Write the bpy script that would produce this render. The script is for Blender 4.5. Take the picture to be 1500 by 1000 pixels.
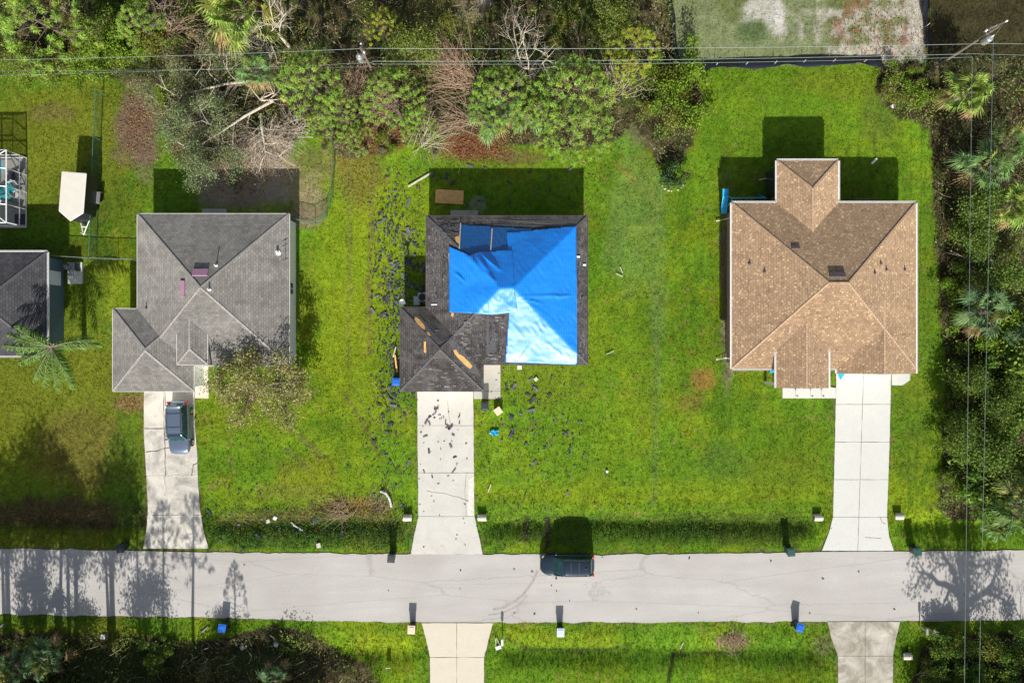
import bpy, math, random
import numpy as np
from mathutils import Vector, Matrix

R = math.radians
PXM = 16.5                     # ground pixels of the photograph per metre
CAMZ = 60.6
SUN_EL = 32.0

# ------------------------------------------------------------------ camera, light, exposure
scene = bpy.context.scene
for o in list(bpy.data.objects):
    bpy.data.objects.remove(o)
col = scene.collection
cam_d = bpy.data.cameras.new('camera')
cam = bpy.data.objects.new('camera', cam_d)
col.objects.link(cam)
cam.location = (0, 0, CAMZ)
cam.rotation_euler = (0, 0, 0)
cam_d.sensor_width = 36
cam_d.lens = 24
cam_d.clip_end = 2000
scene.camera = cam

world = bpy.data.worlds.new("World")
scene.world = world
world.use_nodes = True
wn = world.node_tree
sky = wn.nodes.new('ShaderNodeTexSky')
sky.sky_type = 'NISHITA'
sky.sun_disc = False
sky.sun_elevation = R(SUN_EL)
sky.sun_rotation = R(180)
bg = wn.nodes['Background']
bg.inputs[1].default_value = 0.078
sky.dust_density = 2.0
hs = wn.nodes.new('ShaderNodeHueSaturation')
hs.inputs['Saturation'].default_value = .62
wn.links.new(sky.outputs[0], hs.inputs['Color'])
wn.links.new(hs.outputs[0], bg.inputs[0])

sun_d = bpy.data.lights.new('sun', 'SUN')
sun_d.energy = 4.9
sun_d.angle = R(0.5)
sun_d.color = (1.0, 0.94, 0.84)
sun = bpy.data.objects.new('sun', sun_d)
col.objects.link(sun)
sun.rotation_euler = (R(90 - SUN_EL), 0, R(0.8))
scene.view_settings.view_transform = 'Standard'
scene.view_settings.look = 'None'
scene.view_settings.gamma = 1
scene.view_settings.exposure = 0.55

# ------------------------------------------------------------------ helpers
def W(px, py, z=0.0):
    k = (1 - z / CAMZ) / PXM
    return ((px - 750) * k, (500 - py) * k)

def tag(o, label=None, cat=None, group=None, kind=None):
    if label: o['label'] = label
    if cat: o['category'] = cat
    if group: o['group'] = group
    if kind: o['kind'] = kind
    return o

def thing(name, label, cat, loc=(0, 0, 0), rz=0, group=None):
    o = bpy.data.objects.new(name, None)
    o.empty_display_size = 0.2
    col.objects.link(o)
    o.location = loc
    o.rotation_euler = (0, 0, rz)
    return tag(o, label, cat, group)

class MB:
    """collects simple shapes and links them as one mesh object"""
    def __init__(s):
        s.v = []; s.f = []; s.uv = []; s.smooth = False
    def add(s, vs, fs, uvs=None):
        n = len(s.v)
        s.v += [tuple(p) for p in vs]
        for i, f in enumerate(fs):
            s.f.append(tuple(n + k for k in f))
            s.uv.append(uvs[i] if uvs else [(0, 0)] * len(f))
        return s
    def box(s, c, d, rz=0, ry=0, rx=0, taper=1.0):
        m = Matrix.Rotation(rz, 3, 'Z') @ Matrix.Rotation(ry, 3, 'Y') @ Matrix.Rotation(rx, 3, 'X')
        vs = []
        for z in (-.5, .5):
            t = taper if z < 0 else 1
            for x, y in ((-.5, -.5), (.5, -.5), (.5, .5), (-.5, .5)):
                vs.append(Vector(c) + m @ Vector((x * d[0] * t, y * d[1] * t, z * d[2])))
        return s.add(vs, [(3, 2, 1, 0), (4, 5, 6, 7), (0, 1, 5, 4), (1, 2, 6, 5), (2, 3, 7, 6), (3, 0, 4, 7)])
    def prism(s, poly, z0, z1):
        n = len(poly)
        a = sum(poly[i][0] * poly[(i + 1) % n][1] - poly[(i + 1) % n][0] * poly[i][1] for i in range(n))
        if a < 0: poly = poly[::-1]
        vs = [(x, y, z0) for x, y in poly] + [(x, y, z1) for x, y in poly]
        fs = [tuple(range(n))[::-1], tuple(range(n, 2 * n))]
        fs += [(i, (i + 1) % n, n + (i + 1) % n, n + i) for i in range(n)]
        return s.add(vs, fs)
    def tube(s, pts, r, n=6, cap=True):
        pts = [Vector(p) for p in pts]
        if not hasattr(r, '__len__'): r = [r] * len(pts)
        vs = []; fs = []
        for i, p in enumerate(pts):
            a = pts[max(i - 1, 0)]; b = pts[min(i + 1, len(pts) - 1)]
            t = (b - a)
            if t.length < 1e-6: t = Vector((0, 0, 1))
            t.normalize()
            u = t.cross(Vector((0, 0, 1)) if abs(t.z) < .9 else Vector((1, 0, 0))).normalized()
            w = t.cross(u)
            for k in range(n):
                an = 2 * math.pi * k / n
                vs.append(p + (u * math.cos(an) + w * math.sin(an)) * r[i])
        for i in range(len(pts) - 1):
            for k in range(n):
                k2 = (k + 1) % n
                fs.append((i * n + k, i * n + k2, (i + 1) * n + k2, (i + 1) * n + k))
        if cap:
            fs.append(tuple(range(n))[::-1])
            fs.append(tuple(range((len(pts) - 1) * n, len(pts) * n)))
        return s.add(vs, fs)
    def lathe(s, c, prof, n=14, sx=1, sy=1):
        vs = []; fs = []
        for r, z in prof:
            for k in range(n):
                an = 2 * math.pi * k / n
                vs.append((c[0] + r * math.cos(an) * sx, c[1] + r * math.sin(an) * sy, c[2] + z))
        for i in range(len(prof) - 1):
            for k in range(n):
                k2 = (k + 1) % n
                fs.append((i * n + k, i * n + k2, (i + 1) * n + k2, (i + 1) * n + k))
        fs.append(tuple(range(n))[::-1]); fs.append(tuple(range((len(prof) - 1) * n, len(prof) * n)))
        return s.add(vs, fs)
    def mesh(s, name, m, bevel=0):
        me = bpy.data.meshes.new(name)
        me.from_pydata(s.v, [], s.f)
        uvl = me.uv_layers.new(name='UVMap')
        flat = [c for f in s.uv for uv in f for c in uv]
        uvl.data.foreach_set('uv', flat)
        if m: me.materials.append(m)
        if s.smooth: me.polygons.foreach_set('use_smooth', [True] * len(me.polygons))
        me.update()
        return me
    def build(s, name, m, parent=None, bevel=0):
        o = bpy.data.objects.new(name, s.mesh(name, m))
        col.objects.link(o)
        if parent: o.parent = parent
        if bevel:
            b = o.modifiers.new('bevel', 'BEVEL'); b.width = bevel; b.segments = 2; b.limit_method = 'ANGLE'
        return o

def np_mesh(name, V, F, m, C=None, smooth=False):
    V = np.asarray(V, dtype=np.float32); F = np.asarray(F, dtype=np.int32)
    me = bpy.data.meshes.new(name)
    k = F.shape[1]
    me.vertices.add(len(V)); me.vertices.foreach_set('co', V.ravel())
    me.loops.add(F.size); me.loops.foreach_set('vertex_index', F.ravel())
    me.polygons.add(len(F)); me.polygons.foreach_set('loop_start', np.arange(0, F.size, k, dtype=np.int32))
    try: me.polygons.foreach_set('loop_total', np.full(len(F), k, dtype=np.int32))
    except Exception: pass
    if smooth: me.polygons.foreach_set('use_smooth', np.ones(len(F), dtype=bool))
    if C is not None:
        a = me.color_attributes.new('Col', 'FLOAT_COLOR', 'POINT')
        CC = np.ones((len(V), 4), dtype=np.float32); CC[:, :3] = C
        a.data.foreach_set('color', CC.ravel())
    me.materials.append(m)
    me.update(calc_edges=True); me.validate()
    return me

def link(name, me, parent=None, loc=None):
    o = bpy.data.objects.new(name, me); col.objects.link(o)
    if parent: o.parent = parent
    if loc: o.location = loc
    return o

def copy_thing(root, loc, rz=0, scale=None, label=None, group=None):
    r = root.copy(); col.objects.link(r)
    r.location = loc; r.rotation_euler = (0, 0, rz)
    if scale is not None: r.scale = (scale,) * 3 if not hasattr(scale, '__len__') else scale
    if label: r['label'] = label
    if group: r['group'] = group
    for ch in list(root.children):
        c = ch.copy(); col.objects.link(c); c.parent = r
        for g in list(ch.children):
            d = g.copy(); col.objects.link(d); d.parent = c
    return r

# ---- value noise
_grids = {}
def vnoise(x, y, scale, seed):
    if seed not in _grids: _grids[seed] = np.random.RandomState(seed).rand(128, 128)
    g = _grids[seed]
    x = np.asarray(x, float) / scale + 1000.3; y = np.asarray(y, float) / scale + 1000.7
    xi = np.floor(x).astype(int); yi = np.floor(y).astype(int)
    fx = x - xi; fy = y - yi
    fx = fx * fx * (3 - 2 * fx); fy = fy * fy * (3 - 2 * fy)
    a = g[xi % 128, yi % 128]; b = g[(xi + 1) % 128, yi % 128]
    c = g[xi % 128, (yi + 1) % 128]; d = g[(xi + 1) % 128, (yi + 1) % 128]
    return (a * (1 - fx) + b * fx) * (1 - fy) + (c * (1 - fx) + d * fx) * fy
def fbm(x, y, scale, seed, n=4):
    s = 0; a = 1; t = 0
    for i in range(n):
        s = s + a * vnoise(x, y, scale / 2 ** i, seed + i * 17); t += a; a *= .55
    return s / t
def sstep(a, b, x): 
    t = np.clip((x - a) / (b - a), 0, 1); return t * t * (3 - 2 * t)
def inpoly(x, y, poly):
    x = np.asarray(x, float); y = np.asarray(y, float)
    r = np.zeros(x.shape, bool); n = len(poly)
    for i in range(n):
        x1, y1 = poly[i]; x2, y2 = poly[(i + 1) % n]
        if y1 == y2: continue
        c = ((y1 > y) != (y2 > y)) & (x < (x2 - x1) * (y - y1) / (y2 - y1) + x1)
        r ^= c
    return r

# ------------------------------------------------------------------ materials
def newmat(name):
    m = bpy.data.materials.new(name); m.use_nodes = True
    return m, m.node_tree, m.node_tree.nodes['Principled BSDF']
def N(t, typ, **kw):
    n = t.nodes.new(typ)
    for k, v in kw.items():
        if k.startswith('i_'): n.inputs[k[2:].replace('_', ' ')].default_value = v
        else: setattr(n, k, v)
    return n
def mix(t, fac, a, b, typ='MIX'):
    n = t.nodes.new('ShaderNodeMix'); n.data_type = 'RGBA'; n.blend_type = typ
    for sock, v in ((n.inputs[0], fac), (n.inputs[6], a), (n.inputs[7], b)):
        if isinstance(v, bpy.types.NodeSocket): t.links.new(v, sock)
        elif hasattr(v, '__len__'): sock.default_value = (*v[:3], 1)
        else: sock.default_value = v
    return n.outputs[2]
def ramp(t, src, stops):
    n = t.nodes.new('ShaderNodeValToRGB'); t.links.new(src, n.inputs[0])
    e = n.color_ramp.elements
    while len(e) < len(stops): e.new(.5)
    for k, (p, c) in enumerate(stops):
        e[k].position = p
        e[k].color = (c, c, c, 1) if not hasattr(c, '__len__') else (*c, 1)
    return n.outputs[0]
def bump(t, bs, h, strength=.4, dist=.02):
    n = t.nodes.new('ShaderNodeBump'); n.inputs['Strength'].default_value = strength
    n.inputs['Distance'].default_value = dist
    t.links.new(h, n.inputs['Height']); t.links.new(n.outputs[0], bs.inputs['Normal'])
def noise(t, scale, detail=4, rough=.6, vec=None, dist=0):
    n = t.nodes.new('ShaderNodeTexNoise'); n.inputs['Scale'].default_value = scale
    n.inputs['Detail'].default_value = detail; n.inputs['Roughness'].default_value = rough
    n.inputs['Distortion'].default_value = dist
    if vec is not None: t.links.new(vec, n.inputs['Vector'])
    return n.outputs[0]
def coord(t, kind='Object'):
    return t.nodes.new('ShaderNodeTexCoord').outputs[kind]

def plain(name, c, rough=.6, metal=0, var=.25, scale=6, bmp=.15, coat=0, spec=.5):
    m, t, b = newmat(name)
    v = coord(t)
    n = noise(t, scale, 5, .65, v)
    f = ramp(t, n, [(.3, 0), (.7, 1)])
    lo = [x * (1 - var) for x in c]; hi = [min(1, x * (1 + var)) for x in c]
    t.links.new(mix(t, f, lo, hi), b.inputs['Base Color'])
    b.inputs['Roughness'].default_value = rough
    b.inputs['Metallic'].default_value = metal
    b.inputs['Specular IOR Level'].default_value = spec
    if coat: b.inputs['Coat Weight'].default_value = coat; b.inputs['Coat Roughness'].default_value = .06
    if bmp: bump(t, b, noise(t, scale * 5, 3, .6, v), bmp, .01)
    return m

def attrmat(name, rough=.6, var=.3, scale=14, transl=.0, spec=.3, fine=60, bmp=0, bdist=.03):
    m, t, b = newmat(name)
    at = t.nodes.new('ShaderNodeAttribute'); at.attribute_name = 'Col'
    v = coord(t)
    n1 = noise(t, scale, 6, .7, v); n2 = noise(t, fine, 3, .7, v)
    f1 = ramp(t, n1, [(.3, 1 - var), (.7, 1 + var)])
    f2 = ramp(t, n2, [(.3, 1 - var * .8), (.7, 1 + var * .8)])
    c = mix(t, 1.0, at.outputs[0], f1, 'MULTIPLY'); c = mix(t, 1.0, c, f2, 'MULTIPLY')
    t.links.new(c, b.inputs['Base Color'])
    b.inputs['Roughness'].default_value = rough
    b.inputs['Specular IOR Level'].default_value = spec
    if bmp: 
        a = t.nodes.new('ShaderNodeMath'); a.operation = 'ADD'
        t.links.new(n1, a.inputs[0]); t.links.new(n2, a.inputs[1])
        bump(t, b, a.outputs[0], bmp, bdist)
    if transl:
        tr = t.nodes.new('ShaderNodeBsdfTranslucent'); t.links.new(c, tr.inputs[0])
        ms = t.nodes.new('ShaderNodeMixShader'); ms.inputs[0].default_value = transl
        t.links.new(b.outputs[0], ms.inputs[1]); t.links.new(tr.outputs[0], ms.inputs[2])
        t.links.new(ms.outputs[0], t.nodes['Material Output'].inputs[0])
    return m

def shingle(name, c1, c2, gap, speck=None, stain=.25, row=.2, wid=.36, lap=.012):
    m, t, b = newmat(name)
    uv = coord(t, 'UV')
    br = t.nodes.new('ShaderNodeTexBrick')
    t.links.new(uv, br.inputs['Vector'])
    br.inputs['Scale'].default_value = 1
    br.inputs['Brick Width'].default_value = wid; br.inputs['Row Height'].default_value = row
    br.inputs['Mortar Size'].default_value = lap; br.inputs['Mortar Smooth'].default_value = .3
    br.inputs['Color1'].default_value = (*c1, 1); br.inputs['Color2'].default_value = (*c2, 1)
    br.inputs['Mortar'].default_value = (*gap, 1)
    c = br.outputs[0]
    if speck:
        vo = t.nodes.new('ShaderNodeTexVoronoi'); vo.inputs['Scale'].default_value = 3.6; t.links.new(uv, vo.inputs['Vector'])
        nm = noise(t, 2.2, 3, .7, uv)
        mk = mix(t, 1.0, ramp(t, vo.outputs['Distance'], [(.18, 1), (.34, 0)]), ramp(t, nm, [(.36, .15), (.6, .95)]), 'MULTIPLY')
        c = mix(t, mk, c, speck)
        nd = noise(t, 3.0, 3, .7, uv); c = mix(t, ramp(t, nd, [(.55, 0), (.68, .5)]), c, (.15, .095, .065))
    n2 = noise(t, .45, 6, .7, uv, 1.0)
    c = mix(t, 1.0, c, ramp(t, n2, [(.3, 1 - stain), (.7, 1 + stain * .5)]), 'MULTIPLY')
    mpp = t.nodes.new('ShaderNodeMapping'); mpp.inputs['Scale'].default_value = (1.6, .16, 1); t.links.new(uv, mpp.inputs[0])
    c = mix(t, 1.0, c, ramp(t, noise(t, 1.0, 5, .7, mpp.outputs[0]), [(.3, 1 - stain * .7), (.65, 1.06)]), 'MULTIPLY')
    n3 = noise(t, 22, 3, .7, uv)
    c = mix(t, 1.0, c, ramp(t, n3, [(.25, .72), (.75, 1.25)]), 'MULTIPLY')
    t.links.new(c, b.inputs['Base Color'])
    b.inputs['Roughness'].default_value = .95; b.inputs['Specular IOR Level'].default_value = .2; b.inputs['Diffuse Roughness'].default_value = 1.0
    h = mix(t, .5, br.outputs['Fac'], n3)
    inv = t.nodes.new('ShaderNodeInvert'); t.links.new(h, inv.inputs[1])
    bump(t, b, inv.outputs[0], .55, .02)
    return m

def concrete(name, base, dark, stain=(.3, .24, .15), amt=.5, seedoff=0, crack=False):
    m, t, b = newmat(name)
    v = coord(t)
    mp = t.nodes.new('ShaderNodeMapping'); mp.inputs['Location'].default_value = (seedoff, seedoff * .7, 0)
    t.links.new(v, mp.inputs[0]); v = mp.outputs[0]
    n = noise(t, .55, 7, .68, v, .6)
    c = mix(t, ramp(t, n, [(.42, 0), (.72, amt)]), base, dark)
    n2 = noise(t, 1.7, 5, .7, v, .4)
    c = mix(t, ramp(t, n2, [(.62, 0), (.8, amt)]), c, stain)
    n3 = noise(t, 14, 5, .7, v)
    c = mix(t, 1.0, c, ramp(t, n3, [(.25, .86), (.75, 1.12)]), 'MULTIPLY')
    if crack:
        vo = t.nodes.new('ShaderNodeTexVoronoi'); vo.feature = 'DISTANCE_TO_EDGE'; vo.inputs['Scale'].default_value = .22
        dn = mix(t, .12, v, noise(t, 2.5, 3, .6, v))
        t.links.new(dn, vo.inputs['Vector'])
        c = mix(t, ramp(t, vo.outputs['Distance'], [(.0, .7), (.012, 0)]), c, [x * .35 for x in base])
    t.links.new(c, b.inputs['Base Color']); b.inputs['Roughness'].default_value = .85
    b.inputs['Specular IOR Level'].default_value = .3
    bump(t, b, noise(t, 40, 4, .7, v), .25, .01)
    return m

M = {}
M['ground'] = attrmat('ground', rough=.95, var=.2, scale=3.0, fine=16, spec=.1, bmp=.9, bdist=.09)
M['grass'] = attrmat('grass_blades', rough=.7, var=.12, scale=2, transl=.3, spec=.15)
M['leaf'] = attrmat('leaf', rough=.6, var=.18, scale=4, transl=.28, spec=.12)
M['needle'] = attrmat('needles', rough=.6, var=.12, scale=4, transl=.25, spec=.12)
M['twig'] = attrmat('twig', rough=.85, var=.2, scale=6, spec=.2)
M['conc_old'] = concrete('old_driveway_concrete', (.60, .575, .52), (.25, .24, .225), (.22, .15, .08), 1.0, 3)
M['conc_white'] = concrete('pale_driveway_concrete', (.55, .545, .51), (.42, .415, .385), (.36, .31, .24), .55, 11)
M['conc_new'] = concrete('clean_driveway_concrete', (.57, .58, .56), (.47, .48, .46), (.38, .36, .31), .3, 21, False)
M['conc_cream'] = concrete('cream_driveway_concrete', (.58, .54, .45), (.50, .455, .37), (.5, .4, .28), .4, 31, False)
M['conc_worn'] = concrete('worn_driveway_concrete', (.27, .25, .205), (.60, .58, .53), (.62, .6, .55), 1.0, 41)
M['slab'] = concrete('slab_concrete', (.45, .45, .42), (.3, .3, .28), (.3, .26, .2), .5, 51, False)
M['joint'] = plain('joint_soil', (.13, .11, .07), .95)
def asphalt():
    m, t, b = newmat('weathered_asphalt')
    v = coord(t)
    mp = t.nodes.new('ShaderNodeMapping'); mp.inputs['Scale'].default_value = (.25, 1.5, 1)
    t.links.new(v, mp.inputs[0])
    n = noise(t, .5, 6, .65, mp.outputs[0], .3)
    c = mix(t, ramp(t, n, [(.3, 0), (.72, 1)]), (.49, .48, .465), (.41, .40, .39))
    n0 = noise(t, .14, 4, .6, v, .5)
    c = mix(t, ramp(t, n0, [(.4, 0), (.7, .55)]), c, (.36, .345, .33))
    n2 = noise(t, 9, 6, .75, v)
    c = mix(t, 1.0, c, ramp(t, n2, [(.25, .82), (.75, 1.14)]), 'MULTIPLY')
    n3 = noise(t, 60, 2, .8, v)
    c = mix(t, 1.0, c, ramp(t, n3, [(.25, .78), (.75, 1.2)]), 'MULTIPLY')
    n4 = noise(t, 1.1, 5, .7, v, 1.2)
    c = mix(t, ramp(t, n4, [(.68, 0), (.78, .45)]), c, (.3, .24, .19))
    vo = t.nodes.new('ShaderNodeTexVoronoi'); vo.feature = 'DISTANCE_TO_EDGE'; vo.inputs['Scale'].default_value = .5
    mp2 = t.nodes.new('ShaderNodeMapping'); mp2.inputs['Scale'].default_value = (.12, .9, 1)
    t.links.new(mix(t, .25, v, noise(t, 1.2, 4, .6, v)), mp2.inputs[0]); t.links.new(mp2.outputs[0], vo.inputs['Vector'])
    c = mix(t, ramp(t, vo.outputs['Distance'], [(.0, .35), (.01, 0)]), c, (.2, .19, .18))
    t.links.new(c, b.inputs['Base Color']); b.inputs['Roughness'].default_value = .9
    b.inputs['Specular IOR Level'].default_value = .2
    bump(t, b, n3, .4, .012)
    return m
M['asphalt'] = asphalt()
M['tyremark'] = plain('tyre_mark', (.33, .31, .295), .9, scale=3)
M['roof_gray'] = shingle('grey_shingles', (.25, .242, .23), (.34, .33, .31), (.15, .145, .135), None, .25)
M['roof_dark'] = shingle('dark_shingles', (.085, .085, .095), (.12, .12, .135), (.03, .03, .035), None, .3)
M['roof_black'] = shingle('weathered_black_shingles', (.115, .107, .105), (.18, .168, .165), (.035, .033, .035), None, .6)
M['roof_tan'] = shingle('tan_shingles', (.38, .26, .165), (.49, .35, .23), (.27, .18, .115), (.78, .62, .36), .15, .2, .34, .014)
M['cap_gray'] = plain('grey_cap_shingle', (.30, .29, .275), .9, scale=3)
M['cap_dark'] = plain('dark_cap_shingle', (.10, .10, .105), .9)
M['cap_tan'] = plain('tan_cap_shingle', (.42, .295, .195), .9, scale=4)
M['stucco_white'] = plain('white_stucco', (.82, .82, .8), .85)
M['stucco_cream'] = plain('cream_stucco', (.6, .5, .38), .85)
M['stucco_slate'] = plain('slate_blue_stucco', (.10, .16, .19), .85, var=.1)
M['stucco_brown'] = plain('brown_stucco', (.36, .22, .15), .85)
M['white_trim'] = plain('white_trim', (.78, .78, .78), .4, var=.06, bmp=0)
M['dark_trim'] = plain('dark_trim', (.07, .065, .065), .6, bmp=0)
M['glass'] = plain('window_glass', (.03, .04, .045), .06, var=.1, bmp=0, spec=1)
M['auto_glass'] = plain('tinted_car_glass', (.015, .05, .055), .1, var=.5, scale=3, bmp=0, spec=.5)
M['garage'] = plain('garage_door_paint', (.7, .69, .66), .5, var=.05, bmp=0)
M['purple'] = plain('faded_vent_plum', (.36, .20, .30), .6, var=.12)
M['vent_dark'] = plain('dark_vent_metal', (.10, .08, .09), .5)
M['metal'] = plain('galvanised_metal', (.5, .52, .53), .35, .7, var=.15)
M['wood_new'] = plain('raw_plywood', (.74, .42, .15), .7, scale=3)
M['wood_gray'] = plain('weathered_board', (.55, .5, .42), .8)
M['wood_pole'] = plain('pole_wood', (.13, .11, .085), .85)
M['bark'] = plain('bark', (.21, .17, .135), .9, scale=5, bmp=.6)
M['bark_dark'] = plain('dark_pine_bark', (.13, .10, .075), .9, scale=5, bmp=.6)
M['bark_pale'] = plain('pale_bark', (.52, .46, .38), .85, scale=4, bmp=.4)
M['bark_red'] = plain('reddish_bark', (.25, .15, .1), .9, scale=5, bmp=.6)
M['plastic_dark'] = plain('dark_bin_plastic', (.025, .035, .045), .45, var=.1, bmp=0)
M['plastic_green'] = plain('dark_green_plastic', (.02, .07, .06), .45, var=.1, bmp=0)
M['plastic_blue'] = plain('blue_plastic', (.015, .14, .62), .4, var=.1, bmp=0)
M['plastic_sky'] = plain('bright_blue_plastic', (.02, .40, .75), .4, var=.1, bmp=0)
M['plastic_beige'] = plain('beige_plastic', (.74, .58, .42), .5, var=.08, bmp=0)
M['plastic_white'] = plain('white_plastic', (.78, .79, .82), .4, var=.05, bmp=0)
M['plastic_pale'] = plain('pale_blue_plastic', (.55, .65, .88), .35, var=.3, scale=9, bmp=0)
M['teal_cloth'] = plain('teal_cloth', (.02, .36, .42), .7)
M['rubber'] = plain('rubber', (.02, .02, .02), .8)
M['chrome'] = plain('wheel_alloy', (.55, .56, .58), .25, .9, bmp=0)
M['paint_silver'] = plain('silver_blue_car_paint', (.15, .20, .29), .3, .5, var=.04, bmp=0, coat=1)
M['paint_navy'] = plain('dark_teal_car_paint', (.018, .036, .06), .28, .5, var=.05, bmp=0, coat=1)
M['tail_red'] = plain('tail_light_red', (.55, .02, .02), .2, bmp=0)
M['lamp_clear'] = plain('headlight_lens', (.4, .42, .45), .1, bmp=0)
M['shingle_bit'] = plain('torn_shingle', (.045, .05, .07), .85, var=.4, scale=3)
M['shingle_pale'] = plain('torn_shingle_back', (.13, .135, .16), .85, var=.4, scale=3)
M['silt'] = plain('black_silt_fabric', (.015, .018, .03), .5, var=.3)
M['wire'] = plain('aluminium_wire', (.30, .38, .35), .35, .5, bmp=0)
M['chain'] = plain('green_vinyl_fence', (.06, .19, .16), .5)
M['cream_roof'] = plain('cream_trailer_roof', (.62, .6, .54), .5, var=.04, scale=2)
M['black_panel'] = plain('black_trailer_panel', (.012, .014, .02), .3, bmp=0)
M['cushion'] = plain('charcoal_cushion', (.05, .05, .07), .8)
M['stone'] = plain('white_stone', (.5, .48, .42), .8)
M['water'] = plain('pool_water', (.25, .55, .7), .08, bmp=.1)

def tarpmat(name, c, rough):
    m, t, b = newmat(name)
    v = coord(t, 'UV')
    wv = t.nodes.new('ShaderNodeTexWave'); wv.inputs['Scale'].default_value = 1.6; wv.inputs['Distortion'].default_value = 2.5
    wv.inputs['Detail'].default_value = 3
    t.links.new(v, wv.inputs[0])
    cc = mix(t, ramp(t, wv.outputs[1], [(.2, 0), (.8, 1)]), [x * .9 for x in c], [min(1, x * 1.08) for x in c])
    wv2 = t.nodes.new('ShaderNodeTexWave'); wv2.bands_direction = 'Y'; wv2.inputs['Scale'].default_value = 2.5
    wv2.inputs['Distortion'].default_value = 1.2; t.links.new(v, wv2.inputs[0])
    cc = mix(t, 1.0, cc, ramp(t, wv2.outputs[1], [(.0, .86), (1, 1.08)]), 'MULTIPLY')
    t.links.new(cc, b.inputs['Base Color']); b.inputs['Roughness'].default_value = rough
    b.inputs['Specular IOR Level'].default_value = .95
    rr_ = ramp(t, noise(t, 1.3, 5, .65, v, .8), [(.3, .33), (.7, .5)]); t.links.new(rr_, b.inputs['Roughness'])
    h = mix(t, .5, wv.outputs[1], noise(t, 3, 5, .6, v, .6))
    bump(t, b, h, .22, .02)
    return m
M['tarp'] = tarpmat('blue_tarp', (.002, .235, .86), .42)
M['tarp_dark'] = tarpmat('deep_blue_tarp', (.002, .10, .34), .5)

def screenmat():
    m, t, b = newmat('insect_screen')
    b.inputs['Base Color'].default_value = (.02, .03, .03, 1); b.inputs['Roughness'].default_value = .7
    tr = t.nodes.new('ShaderNodeBsdfTransparent')
    ms = t.nodes.new('ShaderNodeMixShader'); ms.inputs[0].default_value = .32
    t.links.new(tr.outputs[0], ms.inputs[1]); t.links.new(b.outputs[0], ms.inputs[2])
    t.links.new(ms.outputs[0], t.nodes['Material Output'].inputs[0])
    return m
M['screen'] = screenmat()
def fencemat():
    m, t, b = newmat('green_chain_link')
    b.inputs['Base Color'].default_value = (.06, .17, .14, 1)
    tr = t.nodes.new('ShaderNodeBsdfTransparent')
    ms = t.nodes.new('ShaderNodeMixShader'); ms.inputs[0].default_value = .28
    t.links.new(tr.outputs[0], ms.inputs[1]); t.links.new(b.outputs[0], ms.inputs[2])
    t.links.new(ms.outputs[0], t.nodes['Material Output'].inputs[0])
    return m
M['chainmesh'] = fencemat()

# ------------------------------------------------------------------ layout polygons (photo pixels on the ground)
FOREST = [
 [(-500,-400),(985,-400),(985,100),(1012,112),(1030,140),(1022,190),(1000,240),(962,240),(945,205),(925,180),(905,205),(830,222),(760,212),(690,205),(640,195),(560,225),(500,232),(488,205),(440,190),(420,230),(395,290),(300,270),(255,235),(235,175),(240,128),(165,116),(60,108),(0,112),(-500,112)],
 [(1340,88),(1365,100),(1357,90),(1480,90),(2000,90),(2000,775),(1440,760),(1400,765),(1372,745),(1378,690),(1386,560),(1374,400),(1368,300),(1366,250),(1362,190),(1310,170),(1280,130),(1290,95)],
 [(-500,940),(60,925),(200,930),(300,940),(400,915),(450,925),(500,960),(540,975),(560,1010),(570,1300),(-500,1300)],
 [(1368,930),(2000,915),(2000,1300),(1325,1300),(1335,1000),(1352,960)]]
LOT = [(985,-400),(1357,-400),(1357,92),(985,98)]
DARKLOT = [(1358,-400),(2000,-400),(2000,92),(1358,92)]
OPENLOT = [(845,-400),(905,-400),(890,75),(850,80)]
OPENLOT2 = [(590,-400),(700,-400),(700,70),(600,75)]
ROAD_N = [(-3000,803),(0,803),(180,806),(310,809),(600,811),(870,812),(1200,808),(1350,807),(1500,806),(4500,806)]
ROAD_S = [(-3000,899),(0,899),(180,902),(430,907),(620,911),(900,911),(1210,910),(1500,907),(4500,907)]
DRIVES = {
 'a': [(211,560),(285,560),(285,622),(289,660),(290,700),(293,745),(299,780),(306,803),(210,803),(215,775),(217,745),(215,700),(211,640)],
 'b': [(611,560),(693,560),(695,755),(701,782),(707,811),(602,811),(607,782),(613,755)],
 'c': [(1225,540),(1305,540),(1303,640),(1299,757),(1302,785),(1309,806),(1204,806),(1214,780),(1220,757),(1223,640)],
 'd': [(618,912),(722,912),(716,935),(709,962),(709,1060),(631,1060),(630,962),(624,935)],
 'e': [(1212,910),(1318,910),(1312,935),(1308,960),(1307,1060),(1228,1060),(1227,960),(1218,935)]}
HOUSES_PX = [(207,319,412,532),(180,455,297,570),(635,330,850,525),(600,455,702,565),(1080,310,1330,545),(1140,245,1225,320),(1140,500,1215,560),(-300,380,92,505),(-60,232,38,332)]

def seg_y(P, x):
    xs = np.array([p[0] for p in P], float); ys = np.array([p[1] for p in P], float)
    return np.interp(x, xs, ys)
def on_hard(px, py, grow=0):
    r = (py > seg_y(ROAD_N, px) - grow) & (py < seg_y(ROAD_S, px) + grow)
    for p in DRIVES.values(): 
        r |= inpoly(px, py, p)
        if grow: r |= inpoly(px + grow, py, p) | inpoly(px - grow, py, p)
    for a, b_, c, d in HOUSES_PX: r |= (px > a) & (px < c) & (py > b_) & (py < d)
    r |= (px > 1145) & (px < 1226) & (py > 560) & (py < 584)
    r |= (px > 695) & (px < 734) & (py > 530) & (py < 585)
    r |= (px > 284) & (px < 308) & (py > 530) & (py < 585)
    r |= (px > 1303) & (px < 1334) & (py > 543) & (py < 564)
    return r

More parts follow.
